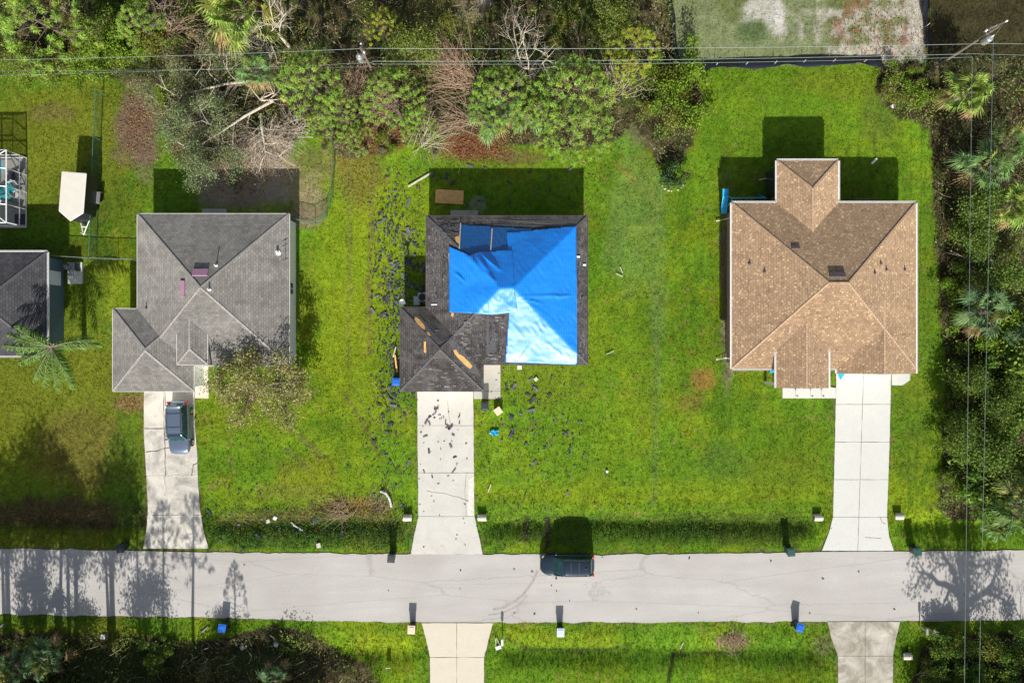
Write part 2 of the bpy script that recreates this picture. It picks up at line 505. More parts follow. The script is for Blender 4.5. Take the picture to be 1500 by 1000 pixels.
def gheight(X, Y):
    """ground height: swales along the road, gently uneven lawns"""
    X = np.asarray(X, float); Y = np.asarray(Y, float)
    px = X * PXM + 750; py = 500 - Y * PXM
    n = 768 + (vnoise(X, Y * 0, 9, 5) - .5) * 8
    d = np.exp(-((py - n) / 13) ** 2) * .42
    d = d + np.exp(-((py - 957) / 17) ** 2) * .40
    keep = np.ones_like(px)
    for a, b_ in ((206, 312), (598, 712), (1200, 1313)):
        keep = keep * np.where(py < 860, np.clip(np.maximum(a - px, px - b_) / 14, 0, 1), 1)
    for a, b_ in ((612, 726), (1208, 1322)):
        keep = keep * np.where(py > 860, np.clip(np.maximum(a - px, px - b_) / 14, 0, 1), 1)
    keep = keep * (np.abs(px - 750) < 1500)
    flat = 1 - on_hard(px, py, 4) * 1.0
    rough = (fbm(X, Y, 3.5, 77) - .5) * .12 * flat
    return -.05 - d * keep - np.abs(rough)

def mixc(a, b, w): return a * (1 - w[..., None]) + np.array(b) * w[..., None]
def blob(px, py, cx, cy, rx, ry, wob=.5, seed=1, soft=.35):
    n = (fbm(px, py, 28, seed, 4) - .5) * 2 * wob
    d = np.sqrt(((px - cx) / rx) ** 2 + ((py - cy) / ry) ** 2) + n
    return 1 - sstep(1 - soft, 1 + soft, d)

G_BRIGHT = (.132, .248, .014); G_YEL = (.25, .32, .014); G_DARK = (.070, .165, .012)
G_OLIVE = (.175, .20, .018); BROWN = (.16, .105, .055); SAND = (.46, .40, .32); LITTER = (.20, .085, .045)
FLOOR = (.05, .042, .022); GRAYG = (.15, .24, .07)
PATCH = [  # cx, cy, rx, ry, colour, weight, seed
 (80,200,110,90,G_OLIVE,.75,1),(75,165,30,14,BROWN,.5,2),(110,450,60,90,G_OLIVE,.5,3),(60,620,160,110,G_OLIVE,.75,4),(130,660,70,60,(.15,.10,.04),.45,5),
 (80,755,190,24,(.095,.06,.035),.85,6),(80,790,190,14,G_OLIVE,.6,7),(180,440,22,90,G_YEL,.5,8),(185,700,28,120,G_DARK,.5,9),
 (202,185,34,62,(.16,.115,.085),.95,10),(350,270,62,38,(.30,.245,.19),.95,11),(405,260,45,30,(.34,.285,.22),.95,12),(395,220,30,20,(.40,.34,.28),.7,13),(450,318,30,16,(.26,.2,.14),.7,14),
 (520,430,60,200,G_YEL,.55,15),(450,450,16,80,G_OLIVE,.5,16),(520,240,44,60,(.2,.1,.05),.45,17),(545,200,50,20,LITTER,.8,18),(700,215,44,24,LITTER,.95,19),(760,230,40,10,BROWN,.6,20),
 (590,330,60,70,G_YEL,.4,21),(400,650,80,60,G_BRIGHT,.4,22),(450,690,40,24,G_OLIVE,.7,23),(430,720,60,14,BROWN,.5,24),
 (520,745,50,16,(.26,.15,.07),.85,25),(430,760,60,14,BROWN,.45,26),(350,775,70,30,G_DARK,.6,27),(560,780,60,20,BROWN,.35,28),
 (930,320,40,110,GRAYG,.45,29),(945,180,30,34,(.16,.15,.08),.85,30),(965,420,12,120,GRAYG,.35,31),(1030,555,16,18,(.3,.15,.05),.7,32),(1010,590,26,14,(.2,.13,.04),.5,33),
 (1075,600,40,26,G_DARK,.55,34),(1060,680,40,30,(.07,.13,.03),.5,35),(860,600,110,140,G_BRIGHT,.3,36),(790,560,70,40,G_OLIVE,.4,37),
 (950,720,300,18,G_YEL,.45,38),(950,690,200,30,G_BRIGHT,.3,39),(960,770,16,10,BROWN,.5,40),(950,780,230,9,G_DARK,.4,41),
 (480,720,90,30,G_YEL,.35,42),(1190,150,150,60,G_BRIGHT,.55,43),(1240,120,70,20,G_OLIVE,.5,44),(1290,180,30,40,(.09,.12,.03),.5,45),(1340,480,30,200,(.09,.16,.02),.4,46),
 (1100,480,8,40,BROWN,.5,47),(1066,420,9,130,(.2,.16,.12),.95,48),(1110,300,18,14,BROWN,.4,49),(1150,650,90,60,G_BRIGHT,.3,50),(1150,690,70,30,G_OLIVE,.35,51),
 (1080,775,135,24,(.06,.10,.015),.85,67),(860,780,170,20,(.06,.12,.015),.7,68),(450,764,130,22,(.12,.10,.04),.7,69),(450,785,150,20,(.05,.11,.02),.75,70),(455,250,40,40,(.20,.17,.08),.55,71),(450,300,24,24,(.33,.26,.17),.7,72),
 (820,940,80,16,G_YEL,.4,52),(1075,942,26,12,(.24,.19,.12),.8,53),(960,960,400,10,G_DARK,.4,54),(1205,945,14,18,(.2,.16,.1),.7,55),(560,945,60,18,G_YEL,.5,56),(110,925,100,10,G_OLIVE,.7,57),
 (1160,960,60,30,G_DARK,.4,58),(1370,970,16,20,(.2,.15,.1),.6,59),(1240,555,0.1,0.1,BROWN,0,60),(190,590,30,14,(.24,.14,.08),.6,61),(380,590,60,40,G_OLIVE,.35,62),
 (700,300,12,12,(.4,.38,.32),.5,63),(1155,290,10,8,(.3,.28,.22),.4,64),(1265,300,20,8,(.35,.33,.28),.5,65),(1370,870,90,10,BROWN,0,66)]
RUTS = [([(772,762),(770,792)], 4, (.05,.045,.025), .9), ([(803,760),(801,800)], 4.5, (.05,.045,.025), .95), ([(758,784),(800,783)], 2.5, (.07,.06,.03), .7),
 ([(504,578),(518,598),(535,625),(550,655),(556,665)], 3, (.13,.10,.045), .7), ([(512,560),(535,600),(552,640)], 2.5, (.10,.13,.03), .5),
 ([(700,757),(900,755),(1100,757)], 3, (.06,.09,.02), .5), ([(988,955),(978,1005)], 3, (.03,.03,.015), .9), ([(742,935),(770,952),(850,957),(920,950)], 3, (.05,.07,.02), .7), ([(985,962),(1090,958)], 2.5, (.04,.045,.02), .7),
 ([(546,240),(545,330),(540,420),(541,520)], 4, (.18,.13,.06), .45), ([(512,240),(512,380),(510,540)], 3, (.16,.17,.05), .5), ([(962,420),(962,560),(958,740)], 5, (.13,.19,.06), .4),
 ([(440,640),(470,668)], 5, (.13,.1,.05), .6), ([(420,660),(455,690)], 4, (.13,.1,.05), .5), ([(905,240),(930,265)], 3, (.25,.1,.05), .5), ([(1280,190),(1282,225)], 2, (.06,.09,.02), .6), ([(1283,222),(1300,214)], 2, (.06,.09,.02), .5)]
def gcolor(px, py):
    n = fbm(px, py, 60, 201); n2 = fbm(px, py, 16, 202); n3 = fbm(px, py, 6, 203, 3)
    c = np.zeros(px.shape + (3,)) + np.array(G_BRIGHT)
    c = mixc(c, G_YEL, sstep(.42, .72, n) * .6)
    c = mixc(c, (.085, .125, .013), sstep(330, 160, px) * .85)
    c = mixc(c, G_DARK, sstep(.52, .75, n2) * .55)
    c = mixc(c, G_OLIVE, sstep(.58, .8, fbm(px, py, 30, 204)) * .6)
    big = fbm(px, py, 150, 207, 3); c = c * (.66 + .68 * big[..., None]) 
    c = mixc(c, (.11, .25, .016), sstep(.5, .75, fbm(px, py, 90, 208, 3)) * .6)
    c = mixc(c, (.26, .19, .07), sstep(.70, .78, fbm(px, py, 10, 209, 3)) * .5)
    c = mixc(c, (.05, .11, .012), sstep(.68, .76, fbm(px, py, 7, 219, 3)) * .55)
    # mowing streaks
    st = fbm(px * .06, py, 7, 205, 2); c = mixc(c, G_DARK, sstep(.6, .85, st) * .3 * (py > 590))
    st = fbm(px, py * .05, 7, 206, 2); c = mixc(c, G_DARK, sstep(.6, .85, st) * .35 * (py < 740))
    mow = np.sin(px / 8.5 + (n - .5) * 1.5); c = c * (1 + .06 * mow[..., None] * ((px > 890) & (py < 745))[..., None])
    mow = np.sin(py / 8.5 + (n - .5) * 1.5); c = c * (1 + .06 * mow[..., None] * ((px < 160) | ((px > 300) & (px < 880) & (py > 590) & (py < 745)))[..., None])
    for cx, cy, rx, ry, cc, w, sd in PATCH:
        if w: c = mixc(c, cc, blob(px, py, cx, cy, rx, ry, .55, 300 + sd) * w)
    for (pts, w, cc, q) in RUTS:
        for i in range(len(pts) - 1):
            (ax, ay), (bx, by) = pts[i], pts[i + 1]; L2 = (bx - ax) ** 2 + (by - ay) ** 2
            t_ = np.clip(((px - ax) * (bx - ax) + (py - ay) * (by - ay)) / L2, 0, 1)
            d = np.hypot(px - ax - t_ * (bx - ax), py - ay - t_ * (by - ay)) + (n3 - .5) * w
            c = mixc(c, cc, (1 - sstep(w * .5, w * 1.3, d)) * q)
    # lot with sand and red weeds
    wx = px + (n2 - .5) * 10; wy = py + (n3 - .5) * 8
    lot = inpoly(wx, wy, LOT)
    lc = np.zeros_like(c) + np.array((.20, .235, .115))
    lc = mixc(lc, (.13, .16, .05), sstep(.45, .65, fbm(px, py, 50, 210)) * .8)
    lc = mixc(lc, (.50, .47, .42), sstep(.50, .74, fbm(px, py, 14, 211, 5) + .13 * sstep(1190, 1330, px) - .22 * sstep(1190, 1100, px)) * .85)
    lc = mixc(lc, (.55, .53, .5), blob(px, py, 1112, 22, 26, 20, 1.5, 212) * .7); lc = mixc(lc, (.6, .58, .55), blob(px, py, 1142, 28, 6, 20, .4, 232) * .9)
    lc = mixc(lc, (.05, .11, .03), blob(px, py, 1105, 45, 22, 16, .6, 215) * .6)
    lc = mixc(lc, (.24, .10, .06), sstep(.54, .68, fbm(px, py, 14, 213, 5)) * .7 * sstep(1190, 1240, px))
    lc = mixc(lc, (.52, .48, .40), blob(px, py, 1290, 76, 46, 14, .5, 214) * .9)
    lc = mixc(lc, (.5, .47, .41), blob(px, py, 1342, 40, 12, 50, .4, 216) * .9)
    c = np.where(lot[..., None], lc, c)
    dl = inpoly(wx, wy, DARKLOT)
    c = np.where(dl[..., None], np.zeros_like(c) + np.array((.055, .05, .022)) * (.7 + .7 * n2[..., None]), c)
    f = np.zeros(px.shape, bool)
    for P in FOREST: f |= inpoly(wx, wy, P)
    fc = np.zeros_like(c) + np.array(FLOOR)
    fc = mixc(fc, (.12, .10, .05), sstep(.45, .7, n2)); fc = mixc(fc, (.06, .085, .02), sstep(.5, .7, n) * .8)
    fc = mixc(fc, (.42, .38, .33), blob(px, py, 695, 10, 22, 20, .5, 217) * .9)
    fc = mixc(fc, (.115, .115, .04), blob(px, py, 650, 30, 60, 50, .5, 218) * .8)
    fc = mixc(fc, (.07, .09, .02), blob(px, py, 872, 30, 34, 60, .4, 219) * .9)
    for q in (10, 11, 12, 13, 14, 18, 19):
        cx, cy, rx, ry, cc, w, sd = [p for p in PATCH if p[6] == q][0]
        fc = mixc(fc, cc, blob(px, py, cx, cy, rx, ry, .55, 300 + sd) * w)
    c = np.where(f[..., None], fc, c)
    # worn brown soil along hard edges
    e = on_hard(px, py, 3) & (fbm(px, py, 12, 220) > .5)
    c = np.where(e[..., None], c * .5 + np.array((.16, .12, .08)) * .5, c)
    return c * (.72 + .56 * n3[..., None])

# ------------------------------------------------------------------ ground sheet
def build_ground():
    ix = np.arange(-56, 56.01, .28); iy = np.arange(-46, 40.01, .28)
    o1 = np.arange(58, 150, 3.0); o2 = np.array([170, 220, 300, 450, 900.])
    xs = np.concatenate([-o2[::-1], -o1[::-1], ix, o1, o2])
    ys = np.concatenate([-o2[::-1], -np.arange(48, 150, 3.0)[::-1], iy, np.arange(42, 150, 3.0), o2])
    X, Y = np.meshgrid(xs, ys)
    Z = gheight(X, Y)
    px = X * PXM + 750; py = 500 - Y * PXM
    C = gcolor(px, py)
    far = sstep(50, 75, np.maximum(np.abs(X), np.abs(Y) + 8))
    C = mixc(C, (.07, .10, .03), far)
    V = np.stack([X, Y, Z], -1).reshape(-1, 3)
    ny, nx = X.shape
    i = np.arange(ny - 1)[:, None] * nx + np.arange(nx - 1)[None]
    F = np.stack([i, i + 1, i + nx + 1, i + nx], -1).reshape(-1, 4)
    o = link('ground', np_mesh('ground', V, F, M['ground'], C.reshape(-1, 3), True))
    tag(o, kind='structure')
build_ground()

# ------------------------------------------------------------------ polygon helpers
def clip(poly, f):
    """keep the side where f(x,y) >= 0, f linear"""
    out = []; n = len(poly)
    for i in range(n):
        a = poly[i]; b = poly[(i + 1) % n]; fa = f(*a); fb = f(*b)
        if fa >= 0: out.append(a)
        if (fa >= 0) != (fb >= 0):
            t = fa / (fa - fb); out.append((a[0] + (b[0] - a[0]) * t, a[1] + (b[1] - a[1]) * t))
    return out if len(out) > 2 else []
def area(p): return abs(sum(p[i][0] * p[(i + 1) % len(p)][1] - p[(i + 1) % len(p)][0] * p[i][1] for i in range(len(p)))) / 2

# ------------------------------------------------------------------ road and driveways
def build_road():
    rnd = random.Random(3)
    xs = [-3000, -1500] + list(range(-200, 1701, 5)) + [3000, 4500]
    up = []; lo = []
    for x in xs:
        j = (vnoise(x, 0, 18, 31) - .5) * 3.2 + rnd.uniform(-.5, .5)
        k = (vnoise(x, 9, 18, 32) - .5) * 3.2 + rnd.uniform(-.5, .5)
        if -1 < x < 1501:
            for q in (('b', 600, 709), ('c', 1203, 1310), ('a', 209, 307)):
                if q[1] <= x <= q[2]: j = 0
            for q in ((616, 723), (1210, 1320)):
                if q[0] <= x <= q[1]: k = 0
        a = W(x, float(seg_y(ROAD_N, x)) + j); b = W(x, float(seg_y(ROAD_S, x)) + k)
        up.append(a); lo.append(b)
    mb = MB(); n = len(xs)
    vs = [(x, y, .0) for x, y in up] + [(x, y, .0) for x, y in lo]
    vs += [(x, y + .02, -.2) for x, y in up] + [(x, y - .02, -.2) for x, y in lo]
    fs = [(n + i, n + i + 1, i + 1, i) for i in range(n - 1)] + [(2 * n + i + 1, 2 * n + i, i, i + 1) for i in range(n - 1)] + [(3 * n + i, 3 * n + i + 1, n + i + 1, n + i) for i in range(n - 1)]
    mb.add(vs, fs)
    tag(mb.build('road', M['asphalt']), kind='structure')
    # curved tyre marks
    mb = MB()
    for (P, w) in (([(722,892),(742,888),(765,872),(780,852),(789,832)], .22), ([(715,900),(735,898),(760,886),(775,868)], .12)):
        pts = [Vector((*W(*p), 0)) for p in P]
        sm = []
        for i in range(len(pts) - 1):
            for k in range(6): sm.append(pts[i].lerp(pts[i + 1], k / 6))
        for i in range(len(sm) - 1):
            d = (sm[i + 1] - sm[i]).normalized(); nn = Vector((-d.y, d.x, 0)) * w / 2
            mb.add([(*(sm[i] - nn).xy, .004), (*(sm[i + 1] - nn).xy, .004), (*(sm[i + 1] + nn).xy, .004), (*(sm[i] + nn).xy, .004)], [(0, 1, 2, 3)])
    tag(mb.build('tyre_marks', M['tyremark']), kind='structure')
build_road()

def driveway(key, mat, yj, xj, seed, zt=.03, gap=.035):
    rnd = random.Random(seed)
    poly = [W(*p) for p in DRIVES[key]]
    ys = sorted([W(0, y)[1] for y in yj])
    mb = MB(); bands = []
    lo = -1e9
    for y in ys + [1e9]:
        p = clip(poly, lambda a, b, l=lo: b - (l + gap / 2)); p = clip(p, lambda a, b, h=y: (h - gap / 2) - b) if p else []
        if p: bands.append(p)
        lo = y
    for p in bands:
        pp = [p]
        for (x1, y1, x2, y2) in xj:
            a = W(x1, y1); b = W(x2, y2); q = []
            L = math.hypot(b[0] - a[0], b[1] - a[1])
            def f(x, y, s, a=a, b=b, L=L): return s * ((b[0] - a[0]) * (y - a[1]) - (b[1] - a[1]) * (x - a[0])) / L - gap / 2
            for r in pp:
                for s in (1, -1):
                    c = clip(r, lambda x, y, s=s: f(x, y, s))
                    if c: q.append(c)
            pp = q
        for r in pp:
            # roughen outer edges
            e = []
            for i in range(len(r)):
                a = Vector(r[i]); b = Vector(r[(i + 1) % len(r)])
                k = max(1, int((b - a).length / .5))
                for j in range(k):
                    v = a.lerp(b, j / k)
                    if j: v += Vector((rnd.uniform(-1, 1), rnd.uniform(-1, 1))) * .015
                    e.append(tuple(v))
            mb.prism(e, -.3, zt + rnd.uniform(-.006, .006))
    mb.build('driveway', mat).__setitem__('kind', 'structure')
    mb = MB(); mb.prism(poly, -.3, .0); tag(mb.build('driveway_base', M['joint']), kind='structure')
driveway('a', M['conc_old'], [627, 697, 754], [(243,560,241,810)], 1)
driveway('b', M['conc_white'], [623, 692, 756], [], 2)
driveway('c', M['conc_new'], [592, 647, 702, 757], [(1265,540,1256,810)], 3)
driveway('d', M['conc_cream'], [962, 1030], [(669,912,669,1060)], 4)
driveway('e', M['conc_worn'], [960], [(1267,910,1267,1060)], 5)
def crack(P, w, mat, z, seed=1):
    r = random.Random(seed); mb = MB(); sm = []
    pts = [Vector(W(*p)) for p in P]
    for i in range(len(pts) - 1):
        k = max(2, int((pts[i + 1] - pts[i]).length / .3))
        for j in range(k): sm.append(pts[i].lerp(pts[i + 1], j / k) + Vector((r.uniform(-1, 1), r.uniform(-1, 1))) * .035)
    sm.append(pts[-1]); vs = []
    for i, p in enumerate(sm):
        d = (sm[min(i + 1, len(sm) - 1)] - sm[max(i - 1, 0)]).normalized(); q = w * r.uniform(.4, 1.2) / 2
        vs += [(p.x - d.y * q, p.y + d.x * q, z), (p.x + d.y * q, p.y - d.x * q, z)]
    mb.add(vs, [(2 * i, 2 * i + 1, 2 * i + 3, 2 * i + 2) for i in range(len(sm) - 1)])
    return mb
M['crack'] = plain('crack_dirt', (.10, .08, .055), .95)
M['grout'] = plain('pale_crack_filler', (.62, .60, .54), .85)
def cracks(P, mat, w, z=.041):
    for i, p in enumerate(P): tag(crack(p, w, mat, z, i + 7).build('driveway_crack', mat), kind='structure')
cracks([[(212,627),(240,628)],[(240,560),(241,627),(243,697)],[(214,662),(230,660),(243,656),(268,654)],[(290,677),(283,681),(281,697)]], M['crack'], .07)
cracks([[(216,697),(290,697)],[(217,755),(296,755)],[(241,697),(242,755),(243,803)],[(269,757),(267,780),(265,790),(275,797),(280,803)],[(230,575),(236,600),(242,620)]], M['grout'], .10, .043)
cracks([[(655,585),(660,622)],[(625,719),(650,722),(672,728),(684,732)],[(684,692),(681,715),(683,755)]], M['crack'], .03)
cracks([[(1267,786),(1290,788)],[(1289,757),(1292,764),(1297,767)]], M['crack'], .05)
def slab(name, P, z, mat, kind='structure'):
    mb = MB(); mb.prism([W(*p) for p in P], -.25, z); return tag(mb.build(name, mat), kind=kind)
slab('driveway_patch', [(687,702),(693.6,696),(693.8,754),(684,754)], .041, M['grout'])
slab('walkway', [(694,573),(733,573),(733,584),(694,584)], .035, M['slab'])
slab('porch_floor', [(703,528),(733,528),(733,572.6),(703,572.6)], .04, M['slab'])
slab('walkway', [(1146,555),(1224,568),(1224,583),(1146,583)], .045, M['conc_new'])
slab('walkway', [(1306,545),(1333,545),(1333,556),(1322,564),(1306,564)], .04, M['conc_new'])
slab('walkway', [(286,530),(305,530),(306,583),(286,583)], .035, M['conc_cream'])
slab('patio', [(660,308),(700,308),(700,330),(660,330)], .03, M['slab'])
slab('patio', [(296,306),(332,306),(332,325),(296,325)], .03, M['slab'])
slab('pool_deck', [(-90,231),(39,231),(39,333),(-90,333)], .06, M['slab'])

# ------------------------------------------------------------------ roofs and houses
class Roof:
    def __init__(s, wings):
        s.w = wings
    def planes(s, w):
        p = w['p']; e = w['ez']; d = {}
        if 'W' in w['s']: d['W'] = (p, 0, e - p * w['x0'])
        if 'E' in w['s']: d['E'] = (-p, 0, e + p * w['x1'])
        if 'S' in w['s']: d['S'] = (0, p, e - p * w['y0'])
        if 'N' in w['s']: d['N'] = (0, -p, e + p * w['y1'])
        return d
    def wh(s, w, x, y):
        if not (w['x0'] - 1e-6 <= x <= w['x1'] + 1e-6 and w['y0'] - 1e-6 <= y <= w['y1'] + 1e-6): return -1e9
        return min(a * x + b * y + c for a, b, c in s.planes(w).values())
    def h(s, x, y):
        return max(s.wh(w, x, y) for w in s.w)
    def at(s, px, py):
        z = 3.5
        for _ in range(12):
            x, y = W(px, py, z); hh = s.h(x, y)
            if hh < 0: break
            z = z * .3 + hh * .7
        x, y = W(px, py, z)
        return x, y, s.h(x, y)
    def faces(s):
        out = []
        for i, w in enumerate(s.w):
            P = s.planes(w)
            for k, pl in P.items():
                poly = [(w['x0'], w['y0']), (w['x1'], w['y0']), (w['x1'], w['y1']), (w['x0'], w['y1'])]
                for k2, q in P.items():
                    if k2 != k and poly: poly = clip(poly, lambda x, y, q=q: (q[0] - pl[0]) * x + (q[1] - pl[1]) * y + q[2] - pl[2])
                pieces = [poly] if poly else []
                for j, o in enumerate(s.w):
                    if j == i: continue
                    eps = 1e-5 if j > i else -1e-5
                    hp = [lambda x, y, o=o: x - o['x0'], lambda x, y, o=o: o['x1'] - x, lambda x, y, o=o: y - o['y0'], lambda x, y, o=o: o['y1'] - y]
                    for q in s.planes(o).values():
                        hp.append(lambda x, y, q=q, eps=eps: (q[0] - pl[0]) * x + (q[1] - pl[1]) * y + q[2] - pl[2] - eps)
                    new = []
                    for cur in pieces:
                        for f in hp:
                            if not cur: break
                            a = clip(cur, lambda x, y, f=f: -f(x, y))
                            if a and area(a) > 1e-4: new.append(a)
                            cur = clip(cur, f)
                    pieces = new
                out += [(k, pl, w['p'], q) for q in pieces if area(q) > 1e-4]
        return out
    def mesh(s):
        mb = MB()
        for k, pl, p, poly in s.faces():
            a = sum(poly[i][0] * poly[(i + 1) % len(poly)][1] - poly[(i + 1) % len(poly)][0] * poly[i][1] for i in range(len(poly)))
            if a < 0: poly = poly[::-1]
            sl = math.sqrt(1 + p * p)
            uv = [(x, y * sl) if k in 'NS' else (y + 3.3, x * sl) for x, y in poly]
            mb.add([(x, y, pl[0] * x + pl[1] * y + pl[2]) for x, y in poly], [tuple(range(len(poly)))], [uv])
        for i, w in enumerate(s.w):   # soffits
            z = w['ez'] - .17 - .004 * i
            mb.add([(w['x0'] + .01, w['y0'] + .01, z), (w['x0'] + .01, w['y1'] - .01, z), (w['x1'] - .01, w['y1'] - .01, z), (w['x1'] - .01, w['y0'] + .01, z)], [(0, 1, 2, 3)])
        return mb
    def edges(s):
        """outer eave segments (side, a, b, fixed, z)"""
        res = []
        for i, w in enumerate(s.w):
            for k, (ax, fix, lo, hi) in {'W': ('y', w['x0'], w['y0'], w['y1']), 'E': ('y', w['x1'], w['y0'], w['y1']), 'S': ('x', w['y0'], w['x0'], w['x1']), 'N': ('x', w['y1'], w['x0'], w['x1'])}.items():
                segs = [(lo, hi)]
                if not w.get('raised'):
                    for j, o in enumerate(s.w):
                        if j == i or o.get('raised'): continue
                        if ax == 'y': ins = o['x0'] - .002 <= fix <= o['x1'] + .002; a, b = o['y0'], o['y1']; same = (abs(fix - o['x0']) < .003 or abs(fix - o['x1']) < .003)
                        else: ins = o['y0'] - .002 <= fix <= o['y1'] + .002; a, b = o['x0'], o['x1']; same = (abs(fix - o['y0']) < .003 or abs(fix - o['y1']) < .003)
                        if same and j > i: continue
                        if ins:
                            new = []
                            for (p, q) in segs:
                                if a > p: new.append((p, min(q, a)))
                                if b < q: new.append((max(p, b), q))
                            segs = [(p, q) for p, q in new if q - p > .02]
                for p, q in segs: res.append((k, ax, fix, p, q, w))
        return res
    def capmesh(s):
        out = []
        for w in s.w:
            x0, x1, y0, y1, p, e = w['x0'], w['x1'], w['y0'], w['y1'], w['p'], w['ez']
            hw = (x1 - x0) / 2; hd = (y1 - y0) / 2; L = []
            S = w['s']
            if 'W' in S and 'E' in S and ('N' not in S or 'S' not in S or hd >= hw):
                xm = (x0 + x1) / 2; ya = y0 + hw if 'S' in S else y0; yb = y1 - hw if 'N' in S else y1; zr = e + p * hw
                L.append(((xm, ya, zr), (xm, yb, zr)))
                if 'S' in S: L += [((x0, y0, e), (xm, ya, zr)), ((x1, y0, e), (xm, ya, zr))]
                if 'N' in S: L += [((x0, y1, e), (xm, yb, zr)), ((x1, y1, e), (xm, yb, zr))]
            else:
                ym = (y0 + y1) / 2; xa = x0 + hd; xb = x1 - hd; zr = e + p * hd
                L.append(((xa, ym, zr), (xb, ym, zr)))
                L += [((x0, y0, e), (xa, ym, zr)), ((x0, y1, e), (xa, ym, zr)), ((x1, y0, e), (xb, ym, zr)), ((x1, y1, e), (xb, ym, zr))]
            for a, b in L:
                a = Vector(a); b = Vector(b); l = (b - a).length
                if l < .3: continue
                mb = MB(); out.append(mb); n = int(l / .24); rz = math.atan2(b.y - a.y, b.x - a.x); ry = -math.asin((b.z - a.z) / l)
                for i in range(n):
                    c = a.lerp(b, (i + .5) / n)
                    if s.h(c.x, c.y) < c.z + .03:
                        mb.box((c.x, c.y, c.z + .008), (.27, .16, .022), rz=rz, ry=ry - .05)
        return [m for m in out if m.v]

def wing(x0, y0, x1, y1, ez, s, p=.375, raised=0):
    """photo-pixel rectangle of the eaves -> metres"""
    k = (1 - (ez - raised) / CAMZ) / PXM
    z = ez
    kk = (1 - z / CAMZ) / PXM
    return dict(x0=(x0 - 750) * kk, x1=(x1 - 750) * kk, y0=(500 - y1) * kk, y1=(500 - y0) * kk, ez=ez, s=s, p=p, raised=raised)

def window(house, side, x, y, z, w, h, face):
    """window on a wall; face is 'E','W','N','S'"""
    hor = face in 'NS'; sg = 1 if face in 'NE' else -1
    mb = MB()
    for dz in (-h / 2, h / 2): mb.box((x, y, z + dz), ((w + .14, .1, .08) if hor else (.1, w + .14, .08)))
    for dx in (-w / 2 - .03, 0, w / 2 + .03):
        mb.box((x + (dx if hor else 0), y + (0 if hor else dx), z), ((.07, .09, h - .08) if hor else (.09, .07, h - .08)))
    f = mb.build('window', M['white_trim'], house)
    g = MB(); g.box((x, y, z), ((w, .04, h - .08) if hor else (.04, w, h - .08))); g.build('pane', M['glass'], f)

def house(name, label, wings, mroof, mcap, mwall, trim, gutter, oh=.5, windows=(), garage=None):
    t = thing(name, label, 'house')
    rf = Roof(wings)
    ro = rf.mesh().build('roof', mroof, t)
    for cm in rf.capmesh(): cm.build('ridge_cap', mcap, ro)
    mb = MB(); gb = MB()
    for k, ax, fix, a, b, w in rf.edges():
        e = w['ez']; sg = 1 if k in 'EN' else -1
        m = (a + b) / 2; L = b - a
        if w['raised']:
            hh = w['raised'] + .1
            c = (fix - sg * .15, m) if ax == 'y' else (m, fix - sg * .15)
            if k in w['s'] or k == 'S':
                mb.box((*c, e - hh / 2 - .02), ((.06, L - .3, hh) if ax == 'y' else (L - .3, .06, hh)))
        slope_edge = k in w['s']
        if slope_edge:
            c = (fix + sg * .015, m) if ax == 'y' else (m, fix + sg * .015)
            mb.box((*c, e - .085), ((.03, L, .17) if ax == 'y' else (L, .03, .17)))
            if gutter:
                c = (fix + sg * .085, m) if ax == 'y' else (m, fix + sg * .085)
                q = .1
                # open trough: outer lip, bottom
                lip = (fix + sg * .13, m) if ax == 'y' else (m, fix + sg * .13)
                gb.box((*lip, e - .05), ((.018, L, .11) if ax == 'y' else (L, .018, .11)))
                gb.box((*c, e - .10), ((.09, L, .015) if ax == 'y' else (L, .09, .015)))
        elif k in 'NS' and not w['raised'] or (w['raised'] and k == 'S'):
            xm = (w['x0'] + w['x1']) / 2; zr = e + w['p'] * (w['x1'] - w['x0']) / 2
            if k == 'S' :
                y = fix
                mb.add([(w['x0'], y, e - .17), (w['x1'], y, e - .17), (w['x1'], y, e - .004), (xm, y, zr - .004), (w['x0'], y, e - .004)], [(0, 1, 2, 3, 4)])
    mb.build('fascia', trim, t)
    if gutter: gb.build('gutter', M['white_trim'], t)
    wb = MB()
    for i, w in enumerate(wings):
        if w['raised']: continue
        e = w['ez'] - .17
        wb.prism([(w['x0'] + oh, w['y0'] + oh), (w['x1'] - oh, w['y0'] + oh), (w['x1'] - oh, w['y1'] - oh), (w['x0'] + oh, w['y1'] - oh)], -.2, e - .01 * i)
    wb.build('wall', mwall, t)
    for wd in windows: window(t, *wd)
    if garage:
        gx, gy, gw = garage
        g = MB()
        for k in range(5): g.box((gx, gy, .25 + k * .43), (gw, .06, .41))
        g.build('garage_door', M['garage'], t)
    return t, rf

EZ = 2.75
# grey hip roof house
wA = [wing(201, 313, 424, 536, EZ, 'NSEW'), wing(165, 452, 284, 573, EZ, 'NSEW'), wing(259, 436, 304, 534, EZ + 1.0, 'EWS', raised=1.0)]
hA, rA = house('hip_roof_house', 'light grey shingled hip roof house with two plum coloured ridge vents', wA, M['roof_gray'], M['cap_gray'], M['stucco_white'], M['white_trim'], False, oh=.33,
  garage=(W(228, 560)[0], wA[1]['y0'] + .30, 4.6))
x1 = wA[0]['x1'] - .33
for py_, w_ in ((424, .95),): window(hA, 'E', x1 + .012, W(0, py_)[1], 1.45, w_, 1.2, 'E')
